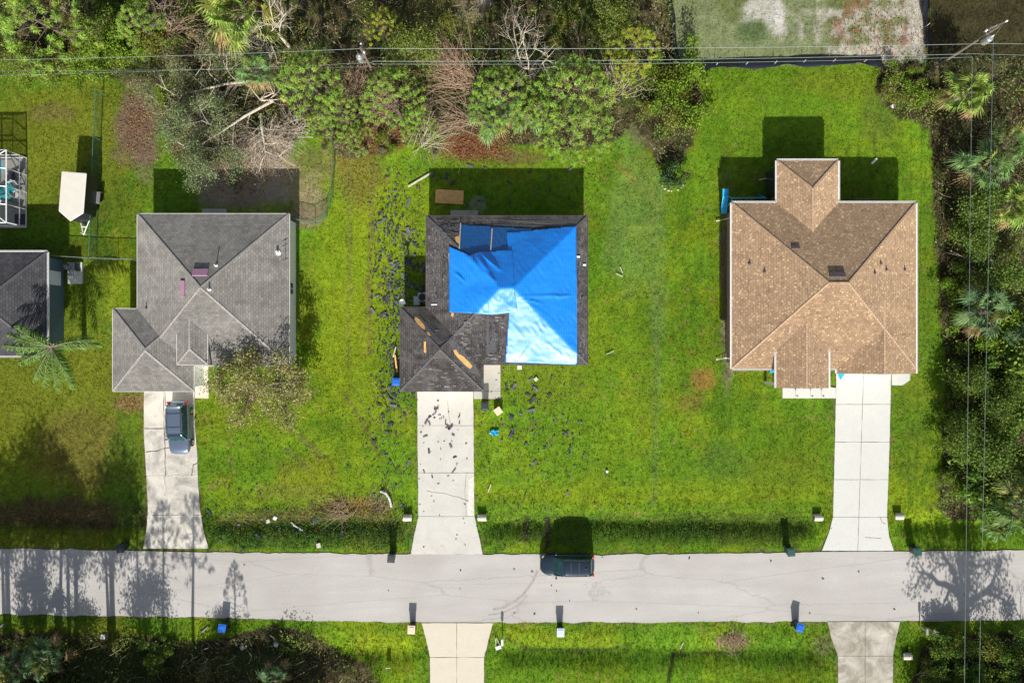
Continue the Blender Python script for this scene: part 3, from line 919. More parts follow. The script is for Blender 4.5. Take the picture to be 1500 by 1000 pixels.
# dark grey house at left edge
wD = [wing(-170, 369, 69, 521, EZ, 'NSEW')]
hD, rD = house('hip_roof_house', 'dark grey shingled house with slate blue wall cut by the left edge', wD, M['roof_dark'], M['cap_dark'], M['stucco_slate'], M['white_trim'], True, oh=.4)
x1 = wD[0]['x1'] - .4
window(hD, 'E', x1 + .012, W(0, 409)[1], 1.3, 1.1, 1.5, 'E')
MB().box((x1 + .07, W(0, 409)[1], 1.3), (.05, 1.15, 1.6)).build('shutter', M['plastic_white'], hD)
# tarped house
EB = 2.9
wB = [wing(624, 316, 861, 534, EB, 'NSEW'), wing(586, 450, 708, 573, EB, 'NSEW'), wing(689, 455, 741, 519, EB + 1.0, 'EW', raised=.95)]
hB, rB = house('storm_damaged_house', 'house with torn black shingle roof half covered by blue tarps', wB, M['roof_black'], M['cap_dark'], M['stucco_cream'], M['dark_trim'], False, oh=.45,
  garage=(W(652, 560)[0], wB[1]['y0'] + .42, 4.8))
window(hB, 'S', W(790, 0)[0], wB[0]['y0'] + .438, 1.5, 1.6, 1.2, 'S')
# tan house
wC = [wing(1072, 297, 1342, 540, EZ, 'NSEW'), wing(1138, 235, 1228, 380, EZ, 'NEW'), wing(1226, 440, 1342, 547, EZ, 'EW'), wing(1137, 465, 1214, 568, EZ + .62, 'EW', raised=.62)]
hC, rC = house('tan_roof_house', 'tan and brown speckled shingle roof house with white gutters', wC, M['roof_tan'], M['cap_tan'], M['stucco_brown'], M['white_trim'], True, oh=.45,
  garage=(W(1265, 560)[0], wC[2]['y0'] + .42, 4.7))
window(hC, 'W', wC[0]['x0'] + .438, W(0, 450)[1], 1.5, 1.2, 1.2, 'W')
# entry porch wall and columns of the tan house
pe = MB()
w = wC[3]
for x in (w['x0'] + .35, (w['x0'] + w['x1']) / 2, w['x1'] - .35): MB().box((x, w['y0'] + .25, 1.6), (.26, .26, 3.1)).build('porch_column', M['white_trim'], hC)

MB().box(((w['x0'] + w['x1']) / 2, w['y0'] + 1.9, 1.6), (w['x1'] - w['x0'] - .9, .2, 3.1)).build('porch_wall', M['stucco_brown'], hC)
# downspouts of the tan house
for (x, y, dx, dy) in ((wC[1]['x0'], W(0, 250, EZ)[1], -1, 0), (wC[0]['x0'], W(0, 313, EZ)[1], -1, 0), (wC[0]['x0'], W(0, 525, EZ)[1], -1, 0), (wC[0]['x1'], W(0, 321, EZ)[1], 1, 0)):
    MB().tube([(x + dx * .1, y, EZ - .15), (x - dx * .38, y, EZ - .35), (x - dx * .38, y, .25), (x + dx * .55, y - .15, .12)], .05, 6).build('downspout', M['white_trim'], hC)
# screened door bay on the north wing
MB().box((wC[1]['x0'] + .1, W(0, 268, 1)[1], 1.0), (.1, 2.2, 1.9)).build('sliding_door', M['glass'], hC)

# roof furniture
def roof_box(rf, parent, px, py, sx, sy, hz, mat, name='roof_vent', lift=.0):
    x, y, z = rf.at(px, py)
    e = .1; gx = (rf.h(x + e, y) - rf.h(x - e, y)) / (2 * e); gy = (rf.h(x, y + e) - rf.h(x, y - e)) / (2 * e)
    mb = MB(); mb.box((x, y, z + hz / 2 + lift), (sx, sy, hz), rx=math.atan(gy), ry=-math.atan(gx))
    return mb.build(name, mat, parent, bevel=.015)
def roof_pipe(rf, parent, px, py, h, mat, r=.05):
    x, y, z = rf.at(px, py)
    mb = MB(); mb.lathe((x, y, z), [(r * 3, -.05), (r * 2.4, .04), (r, .06), (r, h), (r * .6, h)], 10)
    return mb.build('vent_pipe', mat, parent)
roof_box(rA, hA, 294, 399, 1.25, .62, .13, M['purple'])
roof_box(rA, hA, 268, 423, .45, 1.35, .13, M['purple'])
roof_pipe(rA, hA, 317, 389, .4, M['plastic_white'], .05)
roof_pipe(rA, hA, 307, 424, .4, M['plastic_white'])
roof_pipe(rA, hA, 215, 451, .3, M['vent_dark'])
roof_pipe(rA, hA, 407, 370, .35, M['plastic_white'], .09)
aer = MB(); p1 = rA.at(418, 352); p2 = rA.at(418, 384)
aer.tube([(p1[0], p1[1], p1[2] + .12), (p2[0], p2[1], p2[2] + .12)], .03)
for f_ in (.05, .3, .95):
    q = Vector(p1).lerp(Vector(p2), f_); aer.tube([(q.x - .35, q.y, q.z + .1), (q.x + .2, q.y, q.z + .12)], .02)
aer.build('aerial', M['metal'], hA)
roof_box(rC, hC, 1226, 402, 1.3, .45, .13, M['vent_dark'])
roof_box(rC, hC, 1165, 362, .7, .28, .08, M['vent_dark'])
for q in ((1098,386),(1120,398),(1290,386),(1298,395),(1281,400),(1325,395)): roof_pipe(rC, hC, *q, .22, M['vent_dark'], .05)
for q in ((847,376),(856,388)): roof_box(rB, hB, *q, .28, .16, .1, M['plastic_white'])
roof_box(rB, hB, 636, 446, .55, .1, .06, M['plastic_white'], 'flashing')

# torn areas on the black roof
def on_roof_poly(rf, P, lift):
    out = []
    for p in P:
        x, y, z = rf.at(*p); out.append((x, y, z + lift))
    return out
def patch(rf, parent, P, mat, lift, name):
    mb = MB(); v = on_roof_poly(rf, P, lift); a = sum(v[i][0] * v[(i + 1) % len(v)][1] - v[(i + 1) % len(v)][0] * v[i][1] for i in range(len(v)))
    if a < 0: v = v[::-1]
    n = len(v)
    mb.add(v + [(x, y, z - lift * .8) for x, y, z in v], [tuple(range(n))] + [(i + n, (i + 1) % n + n, (i + 1) % n, i) for i in range(n)])
    return mb.build(name, mat, parent)
for P in ([(607,467),(609,464),(614,467),(620,474),(623,479),(622,483),(617,480),(611,474)],
          [(625,486),(628,486),(631,491),(629,492),(626,489)],
          [(664,513),(668,512),(672,518),(679,522),(687,530),(692,536),(689,540),(683,536),(676,529),(671,524),(666,518)],
          [(621,500),(624,500),(624,517),(621,516)],
          [(666,347),(673,345),(673,358),(668,354)],
          [(657,371),(660,371),(661,396),(658,396)], [(661,458),(665,458),(664,464),(661,463)]):
    patch(rB, hB, P, M['wood_new'], .03, 'exposed_sheathing')
# dark underlayment where shingles are gone
for P in ([(606,461),(614,462),(632,483),(648,500),(660,492),(664,490),(660,500),(648,506),(640,504),(628,494)],
          [(656,500),(664,496),(700,540),(704,552),(690,545),(676,533)],
          [(712,468),(716,467),(724,480),(728,514),(716,517),(713,517)],
          [(625,321),(700,321),(760,323),(858,320),(840,331),(760,332),(700,328),(674,330)]):
    patch(rB, hB, P, M['cap_dark'], .016, 'bare_underlayment')
rnd = random.Random(17)
mb = MB(); mb2 = MB()
for i in range(520):
    z_ = rnd.random()
    if z_ < .25: px_, py_ = rnd.uniform(628, 656), rnd.uniform(330, 455)
    elif z_ < .4: px_, py_ = rnd.uniform(847, 858), rnd.uniform(330, 525)
    elif z_ < .75: px_, py_ = rnd.uniform(665, 740), rnd.uniform(464, 528)
    elif z_ < .9: px_, py_ = rnd.uniform(592, 700), rnd.uniform(480, 570)
    else: px_, py_ = rnd.uniform(640, 672), rnd.uniform(322, 350)
    x, y, z = rB.at(px_, py_)
    if z < 0: continue
    e = .05; gx = (rB.h(x + e, y) - rB.h(x - e, y)) / (2 * e); gy = (rB.h(x, y + e) - rB.h(x, y - e)) / (2 * e)
    if abs(gx) > 1 or abs(gy) > 1: continue
    L = rnd.uniform(.12, .5); w_ = rnd.uniform(.08, .16)
    d = (w_, L, .02) if abs(gx) > abs(gy) else (L, w_, .02)
    if i < 90: mq = MB()
    else: mq = mb if rnd.random() < .78 else mb2
    mq.box((x, y, z + .014), d, rx=math.atan(gy), ry=-math.atan(gx))
    if i < 90: mq.build('missing_shingle_gap' if i % 4 else 'lifted_shingle_tab', M['cap_dark'] if i % 4 else M['shingle_pale'], hB)
tag(mb.build('missing_shingle_gaps', M['cap_dark'], hB), kind='stuff')
tag(mb2.build('lifted_shingle_tabs', M['shingle_pale'], hB), kind='stuff')

# ------------------------------------------------------------------ tarps
def tarp(name, label, P, mat, lift, seed, folds=(), amp=.05):
    """cloth laid over roof rB; P is its outline in photo pixels at roof height"""
    pts = [rB.at(*p) for p in P]
    poly = [(p[0], p[1]) for p in pts]
    xs = [p[0] for p in poly]; ys = [p[1] for p in poly]
    st = .12
    X = np.arange(min(xs), max(xs) + st, st); Y = np.arange(min(ys), max(ys) + st, st)
    mb = MB(); mb.smooth = True
    vid = {}; vs = []; uvs = []
    fs = []
    fl = [(Vector(W(a, b, 4.6)), Vector(W(c, d, 4.6)), h_, w_) for a, b, c, d, h_, w_ in folds]
    def zz(x, y):
        h_ = rB.h(x, y)
        # soften the ridge: cloth bridges valleys
        n = (float(vnoise(x, y, 1.1, seed)) - .5) * amp + (float(vnoise(x * 1.0, y * .35, .5, seed + 3)) - .5) * amp * .5
        n += (float(vnoise(x * .5 + y * .9, y * .5 - x * .4, .22, seed + 9)) - .5) * .022 + max(0, float(vnoise(x, y, .8, seed + 13)) - .62) * .25 * math.sin((x * 1.3 + y * .8) * 9) * .35
        z = h_ + lift + n
        for a, b, hh, ww in fl:
            ab = b - a; t = max(0, min(1, (Vector((x, y)) - a).dot(ab) / ab.length_squared))
            dd = (Vector((x, y)) - (a + ab * t)).length
            z += hh * math.exp(-(dd / ww) ** 2) * math.sin(math.pi * min(1, t * .9 + .1))
        return z
    def vert(x, y):
        k = (round(x, 3), round(y, 3))
        if k not in vid:
            vid[k] = len(vs); vs.append((x, y, zz(x, y))); uvs.append((x, y))
        return vid[k]
    for i in range(len(X) - 1):
        for j in range(len(Y) - 1):
            c = [(X[i], Y[j]), (X[i + 1], Y[j]), (X[i + 1], Y[j + 1]), (X[i], Y[j + 1])]
            for k in range(len(poly)):
                a = poly[k]; b = poly[(k + 1) % len(poly)]
                if not c: break
            # outline is near-convex: test against the polygon, clip border cells
            ins = inpoly(np.array([q[0] for q in c]), np.array([q[1] for q in c]), poly)
            if ins.all(): fs.append(tuple(vert(*q) for q in c))
            elif ins.any():
                cc = c
                for k in range(len(poly)):
                    a = poly[k]; b = poly[(k + 1) % len(poly)]
                    mx, my = (c[0][0] + c[2][0]) / 2, (c[0][1] + c[2][1]) / 2
                    L = math.hypot(b[0] - a[0], b[1] - a[1])
                    tt = ((mx - a[0]) * (b[0] - a[0]) + (my - a[1]) * (b[1] - a[1])) / L / L
                    dist = abs((b[0] - a[0]) * (my - a[1]) - (b[1] - a[1]) * (mx - a[0])) / L
                    if -.05 < tt < 1.05 and dist < st:
                        sg = orient
                        cc = clip(cc, lambda x, y: sg * ((b[0] - a[0]) * (y - a[1]) - (b[1] - a[1]) * (x - a[0])))
                        if not cc: break
                if cc: fs.append(tuple(vert(*q) for q in cc))
    mb.add(vs, fs, [[uvs[i] for i in f] for f in fs])
    o = mb.build(name, mat)
    s = o.modifiers.new('thickness', 'SOLIDIFY'); s.thickness = .012; s.offset = -1
    return tag(o, label, 'tarp', 'blue tarps over the damaged roof')
orient = -1   # outlines given clockwise in photo = clockwise in world
# photo-clockwise outline (x right, y down) is clockwise in the world too
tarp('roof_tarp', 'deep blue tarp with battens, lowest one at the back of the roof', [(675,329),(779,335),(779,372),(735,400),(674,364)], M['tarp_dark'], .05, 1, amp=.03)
tarp('roof_tarp', 'largest blue tarp, covering the right half of the roof with a pale glare', [(742,341),(844,331),(845,531),(843,534),(740,530),(746,458),(751,424)], M['tarp'], .09, 3,
     folds=[(762,434,842,432,.12,.06),(768,438,800,446,.10,.06),(810,436,842,431,.09,.05),(770,442,815,470,.05,.05),(776,350,800,380,.04,.05),(748,470,770,500,.04,.05),(800,500,835,530,.05,.05),(755,345,757,420,.04,.04),(760,530,780,500,.05,.05)], amp=.06)
tarp('roof_tarp', 'rumpled blue tarp on the left half of the roof', [(658,361),(688,374),(700,370),(750,366),(754,424),(758,457),(722,461),(658,457)], M['tarp'], .16, 2,
     folds=[(690,373,700,395,.18,.10),(700,376,718,402,.2,.11),(706,372,735,398,.22,.09),(712,398,728,416,.15,.1),(664,396,686,418,.16,.05),(668,404,680,416,-.08,.08),(740,428,732,446,.05,.04),(748,430,752,452,.06,.04),(736,440,756,455,.05,.04),(664,440,690,455,.04,.05),(700,410,722,440,.05,.05),(676,380,700,410,.06,.05)], amp=.08)
# battens
def batten(P, label):
    a = rB.at(*P[0]); b = rB.at(*P[1])
    a = Vector(a) + Vector((0, 0, .12)); b = Vector(b) + Vector((0, 0, .12)); L = (b - a).length
    mb = MB(); mb.box((a + b) / 2, (L, .09, .04), rz=math.atan2(b.y - a.y, b.x - a.x), ry=-math.asin((b.z - a.z) / L))
    tag(mb.build('batten', M['wood_gray']), label, 'batten')
batten([(721,335),(719,366)], 'wooden batten holding down the middle of the deep blue tarp')
batten([(675,327),(673,364)], 'wooden batten along the left edge of the deep blue tarp')

# ------------------------------------------------------------------ vehicles
def loft(sections, close=True):
    mb = MB(); mb.smooth = True
    n = len(sections[0]); vs = [p for s in sections for p in s]; fs = []
    for i in range(len(sections) - 1):
        for k in range(n - 1):
            fs.append((i * n + k, i * n + k + 1, (i + 1) * n + k + 1, (i + 1) * n + k))
    if close:
        fs.append(tuple(range(n))); fs.append(tuple(range((len(sections) - 1) * n, len(sections) * n))[::-1])
    mb.add(vs, fs); return mb
def suv(label, loc, rz, paint, L=4.75, Wd=1.9, H=1.75, boxy=.5, rail=True):
    t = thing('parked_car', label, 'car', loc, rz)
    hl = L / 2; hw = Wd / 2
    if boxy < .4: st = [(-hl, .74, .64, .50), (-hl + .05, .86, .72, .42), (-hl + .25, .96, .98, .36), (-hl + .7, 1, 1.04, .32), (-.2, 1, 1.05, .30), (.55, 1, 1.03, .30), (1.0, .99, 1.02, .32), (1.5, .96, 1.0, .34), (hl - .42, .91, .96, .36), (hl - .2, .84, .90, .38), (hl - .08, .74, .80, .42), (hl - .02, .6, .72, .46), (hl, .42, .64, .50)]
    else: st = [(-hl, .42, .70, .50), (-hl + .03, .62, .78, .46), (-hl + .12, .78, .90, .42), (-hl + .3, .90, .98, .36), (-hl + .7, .98, 1.03, .32), (-.2, 1, 1.04, .30), (.55, 1, 1.02, .30), (1.0, .99, 1.0, .32), (1.4, .96, .97, .34), (hl - .6, .91, .91, .36), (hl - .35, .83, .84, .38), (hl - .17, .71, .76, .42), (hl - .06, .54, .68, .46), (hl, .3, .60, .50)]
    secs = []
    for x, w, zt, zb in st:
        w = w * hw
        ring = [(0, zb), (w * .85, zb), (w * .98, zb + .12), (w, (zb + zt) / 2), (w * .985, zt - .10), (w * .93, zt - .03), (w * .8, zt), (w * .4, zt + .025), (0, zt + .03)]
        r = [(x, y, z) for y, z in ring] + [(x, -y, z) for y, z in ring[::-1][1:]]
        secs.append(r)
    body = loft(secs).build('body', paint, t)
    # greenhouse
    xr0, xr1 = -hl + .5, (.62 if boxy < .4 else .42)
    xb0, xb1 = -hl + .2, (1.12 if boxy < .4 else 1.22)
    wr, wb = hw * .76, hw * .93; zr, zb = H, .98
    cs = []
    for x, hgt, a, b in ((xb0, 0, .80, .80), (xb0 + .03, .12, .86, .84), ((xb0 + xr0) / 2, .55, .93, .90), (xr0, .93, .97, .93), (xr0 + .5, 1, 1, .98), (-.5, 1, 1.0, 1.0), (.1, 1, 1.0, 1.0), (xr1, .95, .99, .96), ((xr1 + xb1) / 2, .5, .95, .93), (xb1 - .03, .07, .9, .86), (xb1, 0, .86, .80)):
        zt = zb + (zr - zb) * hgt; w1 = wb * a; w2 = wb * b - (wb - wr) * hgt
        ring = [(0, zb - .04), (w1, zb - .03), (w1, zb), (w2 * .5 + w1 * .5, (zb + zt) / 2), (w2, zt - .05 * hgt), (w2 * .9, zt - .01 * hgt), (w2 * .5, zt + .012), (0, zt + .018)]
        cs.append([(x, y, z) for y, z in ring] + [(x, -y, z) for y, z in ring[::-1][1:]])
    loft(cs).build('windows', M['auto_glass'], t)
    # pillars: body-coloured strips over glass
    pl = MB()
    for s in (1, -1):
        pl.tube([(xb1 - .02, s * wb * .86, zb), ((xr1 + xb1) / 2, s * (wb * .93 - (wb - wr) * .45), zb + (zr - zb) * .5), (xr1, s * wr * .95, zr - .05)], .04, 6)
        pl.tube([(xb0 + .03, s * wb * .82, zb), ((xb0 + xr0) / 2, s * (wb * .9 - (wb - wr) * .5), zb + (zr - zb) * .55), (xr0, s * wr * .93, zr - .08)], .07, 6)
        for xx in (-.35, -1.25): pl.tube([(xx, s * wb * .925, zb), (xx + .02, s * wr * .98, zr - .03)], .03, 6)
    pl.build('pillar', paint, t)
    sec = []
    nst = 9
    for i in range(nst):
        f = i / (nst - 1); x = xr0 - .05 + (xr1 - xr0 + .07) * f
        e = math.sin(math.pi * min(1, max(0, f))) ** .35 if 0 < f < 1 else .0
        w = wr * (.86 + .15 * e - .04 * abs(2 * f - 1) ** 3); z = zr - .045 + .045 * e
        ring = [(0, z - .05), (w * .97, z - .05), (w, z - .015), (w * .9, z + .01), (w * .5, z + .035), (0, z + .045)]
        sec.append([(x, y, q) for y, q in ring] + [(x, -y, q) for y, q in ring[::-1][1:]])
    loft(sec).build('roof_panel', paint, t)
    if rail:
        rr = MB()
        for s in (1, -1): rr.tube([(xr0 + .15, s * wr * .85, zr + .02), (xr0 + .25, s * wr * .85, zr + .09), (xr1 - .3, s * wr * .88, zr + .09), (xr1 - .2, s * wr * .88, zr + .02)], .02, 6)
        for xx in (xr0 + .6, xr1 - .7): rr.tube([(xx, -wr * .85, zr + .08), (xx, wr * .85, zr + .08)], .018, 6)
        rr.build('roof_rack', M['dark_trim'], t)
    else:
        g = MB(); g.box((-.25, 0, zr + .05), (.03, 1.0, .012)); g.box((-.95, 0, zr + .05), (.03, 1.0, .012)); g.build('roof_seam', M['dark_trim'], t); MB().box((-1.55, 0, zr + .09), (.16, .05, .09)).build('antenna_fin', M['dark_trim'], t)
        rr = MB()
        for s in (1, -1): rr.tube([(xr0 + .1, s * wr * .95, zr + .015), (xr1 - .1, s * wr * .97, zr + .02)], .018, 6)
        rr.build('roof_rack', M['dark_trim'], t)
    for s in (1, -1):
        m = MB(); m.box((1.0, s * (hw + .10), 1.06), (.14, .2, .13)); m.box((1.0, s * (hw - .03), 1.02), (.06, .16, .05)); m.build('mirror', paint, t, bevel=.02)
        m = MB(); m.box((hl - (.14 if boxy < .4 else .30), s * hw * .70, .72), (.22, .26, .10), rz=-s * (.35 if boxy < .4 else .7)); m.build('headlight', M['lamp_clear'], t, bevel=.02)
        m = MB(); m.box((-hl + .13, s * hw * .84, .98), (.16, .2, .34)); m.build('tail_light', M['tail_red'], t, bevel=.02)
        for xx in (hl - .95, -hl + 1.0):
            tyre = MB(); tyre.tube([(xx, s * (hw - .2), .34), (xx, s * (hw + .015), .34)], .35, 18)
            ty = tyre.build('wheel', M['rubber'], t)
            rim = MB(); rim.tube([(xx, s * (hw + .016), .34), (xx, s * (hw + .03), .34)], .22, 12); rim.build('rim', M['chrome'], ty)
    m = MB(); m.box((hl - .03, 0, .58), (.08, .9, .14)); m.build('grille', M['dark_trim'], t)
    w = MB(); w.tube([(xb1 + .06, -.5, 1.01), (xb1 - .1, .1, 1.1)], .012); w.tube([(xb1 + .06, .2, 1.01), (xb1 - .1, .7, 1.1)], .012); w.build('wiper', M['rubber'], t)
    return t
x, y = W(269, 624); suv('blue grey boxy car parked on the stained driveway of the grey roofed house', (x, y, .03), R(-90 + 1.5), M['paint_silver'], 4.7, 1.86, 1.75, .3, True)
x, y = W(830, 823); suv('dark teal car parked at the edge of the road', (x, y, .005), R(180), M['paint_navy'], 4.75, 1.9, 1.7, .5, False)

# ------------------------------------------------------------------ enclosed trailer
def trailer():
    x, y = W(131, 290)
    t = thing('cargo_trailer', 'white roofed enclosed cargo trailer with black sides beside the green fence', 'trailer', (x, y, 0), R(-4.5))
    w, l, z0, z1 = 2.0, 3.3, .45, 2.25
    P = [(-w / 2, l / 2), (-w / 2, -l / 2), (0, -l / 2 - .75), (w / 2, -l / 2), (w / 2, l / 2)]
    MB().prism(P, z0, z1).build('body', M['black_panel'], t)
    q = [(a * 1.02, b * 1.01) for a, b in P]
    MB().prism(q, z1 + .002, z1 + .09).build('roof', M['cream_roof'], t, bevel=.03)
    e = MB()
    for i in range(5):
        a = q[i]; b = q[(i + 1) % 5]; e.tube([(*a, z1 + .04), (*b, z1 + .04)], .045, 6)
    e.build('trim', M['white_trim'], t)
    a = MB(); a.tube([(-.5, -l / 2 - .1, .42), (0, -l / 2 - 1.7, .42)], .05, 4); a.tube([(.5, -l / 2 - .1, .42), (0, -l / 2 - 1.7, .42)], .05, 4)
    a.box((0, -l / 2 - 1.0, .42), (.5, .08, .08)); a.tube([(0, -l / 2 - 1.6, 0), (0, -l / 2 - 1.6, .8)], .035, 6); a.build('tongue', M['white_trim'], t)
    for s in (1, -1):
        f = MB(); f.box((s * (w / 2 + .16), 0, .62), (.3, 1.0, .05)); f.box((s * (w / 2 + .16), .5, .5), (.3, .05, .25)); f.box((s * (w / 2 + .16), -.5, .5), (.3, .05, .25)); f.build('fender', M['metal'], t)
        m = MB(); m.tube([(s * (w / 2 + .04), 0, .3), (s * (w / 2 + .24), 0, .3)], .3, 16); m.build('wheel', M['rubber'], t)
trailer()

# ------------------------------------------------------------------ wheelie bins
def wheelie_bin(label, px, py, rz, mbody, mlid, z=0, tilt=0, h=1.02):
    x, y = W(px, py)
    t = thing('wheelie_bin', label, 'bin', (x, y, z), rz, 'wheeled rubbish bins')
    t.rotation_euler = (tilt, 0, rz)
    b = MB(); b.box((0, 0, h / 2 + .04), (.60, .66, h - .06), taper=.78); b.build('body', mbody, t, bevel=.03)
    l = MB(); l.box((0, -.01, h + .03), (.66, .74, .06), rx=.04); l.box((0, 0, h + .075), (.46, .5, .035), rx=.04); l.build('lid', mlid, t, bevel=.02)
    hd = MB(); hd.tube([(-.25, .40, h - .05), (.25, .40, h - .05)], .018, 6); hd.build('handle', M['rubber'], t)
    for s in (1, -1):
        w = MB(); w.tube([(s * .24, .3, .12), (s * .31, .3, .12)], .12, 12); w.build('wheel', M['rubber'], t)
    return t
wheelie_bin('black wheelie bin on the grass left of the stained driveway', 185, 798, R(10), M['plastic_dark'], M['plastic_dark'], -.05)
wheelie_bin('dark slate wheelie bin on the road edge before the debris covered driveway', 576, 812, R(-4), M['plastic_dark'], M['plastic_dark'])
wheelie_bin('dark green wheelie bin at the lawn edge before the tan house', 1152, 803, R(4), M['plastic_green'], M['plastic_green'])
wheelie_bin('dark wheelie bin turned askew right of the clean white driveway', 1334, 802, R(12), M['plastic_dark'], M['plastic_green'])
wheelie_bin('blue lidded bin left of the yard debris on the south verge', 332, 913, R(172), M['plastic_dark'], M['plastic_blue'], -.05)
wheelie_bin('beige lidded bin beside the cream concrete driveway', 605, 915, R(178), M['plastic_dark'], M['plastic_beige'], -.05)
wheelie_bin('pale blue lidded bin on the south verge opposite the dark car', 820, 919, R(180), M['plastic_dark'], M['plastic_pale'], -.05)
wheelie_bin('blue lidded bin turned askew left of the worn driveway', 1165, 912, R(162), M['plastic_dark'], M['plastic_blue'], -.05)
wheelie_bin('charcoal bin standing on the lawn by the tarped house walkway', 711, 593, R(3), M['plastic_dark'], M['plastic_dark'], -.05)
wheelie_bin('bright blue bin against the left wall of the tarped house garage', 583, 558, R(88), M['plastic_blue'], M['plastic_blue'], -.05)
# beige box
def boxy(name, label, cat, px, py, d, rz, mat, z=-.05, lid=None):
    x, y = W(px, py); t = thing(name, label, cat, (x, y, z), rz)
    MB().box((0, 0, d[2] / 2), d, taper=.92).build('body', mat, t, bevel=.03)
    MB().box((0, 0, d[2] + .025), (d[0] * 1.05, d[1] * 1.05, .05)).build('lid', lid or mat, t, bevel=.015)
    return t
boxy('storage_tub', 'beige lidded tub on the lawn beside the charcoal bin', 'tub', 730, 601, (.6, .6, .55), R(35), M['plastic_beige'])

# ------------------------------------------------------------------ mailboxes
def mailbox(label, px, py, rz, mbox, h=1.05):
    x, y = W(px, py); t = thing('mailbox', label, 'mailbox', (x, y, -.05), rz, 'roadside mailboxes')
    MB().box((0, 0, h / 2), (.1, .1, h)).build('post', M['wood_gray'], t)
    b = MB(); pr = [(-.11, 0), (-.11, .13), (-.08, .2), (0, .235), (.08, .2), (.11, .13), (.11, 0)]
    vs = [(a, -.26, h + c) for a, c in pr] + [(a, .26, h + c) for a, c in pr]; n = len(pr)
    b.add(vs, [tuple(range(n)), tuple(range(n, 2 * n))[::-1]] + [(i, i + n, (i + 1) % n + n, (i + 1) % n) for i in range(n)])
    b.build('box', mbox, t)
    MB().box((.125, .1, h + .16), (.02, .04, .2)).build('flag', M['tail_red'], t)
mailbox('grey mailbox, left of the pair by the worn driveway', 1347, 917, 0, M['metal'])
mailbox('white mailbox, right of the pair by the worn driveway', 1358, 919, 0, M['plastic_white'])
mailbox('white mailbox on the verge right of the cream driveway', 736, 932, 0, M['plastic_white'], 1.1)

# ------------------------------------------------------------------ shrubs, trees and leaf helpers
def rnd_dirs(n, rs, up=0.0):
    v = rs.normal(size=(n, 3)); v[:, 2] = v[:, 2] + up; return v / np.linalg.norm(v, axis=1, keepdims=True)
def leaves(c, L, Wd, rs, up=.6, C=None):
    """rhombic leaves; returns V,F,C"""
    n = len(c)
    nm = rnd_dirs(n, rs, up); a = rnd_dirs(n, rs)
    a = a - nm * np.sum(a * nm, 1, keepdims=True); a /= np.linalg.norm(a, axis=1, keepdims=True)
    b = np.cross(nm, a)
    L = np.broadcast_to(np.asarray(L), (n,))[:, None]; Wd = np.broadcast_to(np.asarray(Wd), (n,))[:, None]
    V = np.stack([c - a * L / 2, c + b * Wd / 2, c + a * L / 2 + nm * L * .08, c - b * Wd / 2], 1).reshape(-1, 3)
    F = np.arange(n * 4).reshape(n, 4)
    return V, F, (np.repeat(C, 4, 0) if C is not None else None)
def needles(c, d, L, w, rs):
    """thin triangles from c along d (as quads with tiny tip)"""
    n = len(c); s = np.cross(d, rnd_dirs(n, rs)); s /= np.linalg.norm(s, axis=1, keepdims=True) + 1e-9
    L = np.broadcast_to(np.asarray(L), (n,))[:, None]
    V = np.stack([c - s * w / 2, c + s * w / 2, c + d * L + s * w * .12, c + d * L - s * w * .12], 1).reshape(-1, 3)
    return V, np.arange(n * 4).reshape(n, 4)
def shade(base, n, rs, v=.25, hue=.08):
    c = np.array(base)[None] * (1 + rs.uniform(-v, v, (n, 1))) * (1 + rs.uniform(-hue, hue, (n, 3)))
    return np.clip(c, 0, 1)
def join(parts):
    V = []; F = []; C = []; o = 0
    for v, f, c in parts:
        V.append(v); F.append(f + o); C.append(c); o += len(v)
    return np.concatenate(V), np.concatenate(F), np.concatenate(C)

def limb(mb, p, d, L, r, rs, depth, tips, bend=.25, up=.05, kids=3, n=5, shrink=.68):
    pts = [Vector(p)]; rad = [r]; d = Vector(d).normalized(); k = 4
    for i in range(k):
        d = (d + Vector(rs.normal(size=3)) * bend * .5 + Vector((0, 0, up))).normalized()
        pts.append(pts[-1] + d * L / k); rad.append(r * (1 - .55 * (i + 1) / k))
    mb.tube(pts, rad, n if r > .03 else 3, cap=False)
    if depth <= 0: tips.append(pts[-1]); tips.append(pts[-2]); return
    for j in range(kids):
        q = pts[rs.randint(2, k + 1)] if j else pts[-1]
        nd = (d + Vector(rs.normal(size=3)) * .75).normalized()
        limb(mb, q, nd, L * shrink * rs.uniform(.75, 1.2), r * .5, rs, depth - 1, tips, bend, up, kids, n, shrink)

def tree_thing(name, mesh_parts, label, cat, loc, rz=0, s=1, group=None):
    t = thing(name, label, cat, loc, rz, group); t.scale = (s, s, s)
    for nm, me in mesh_parts: link(nm, me, t)
    return t

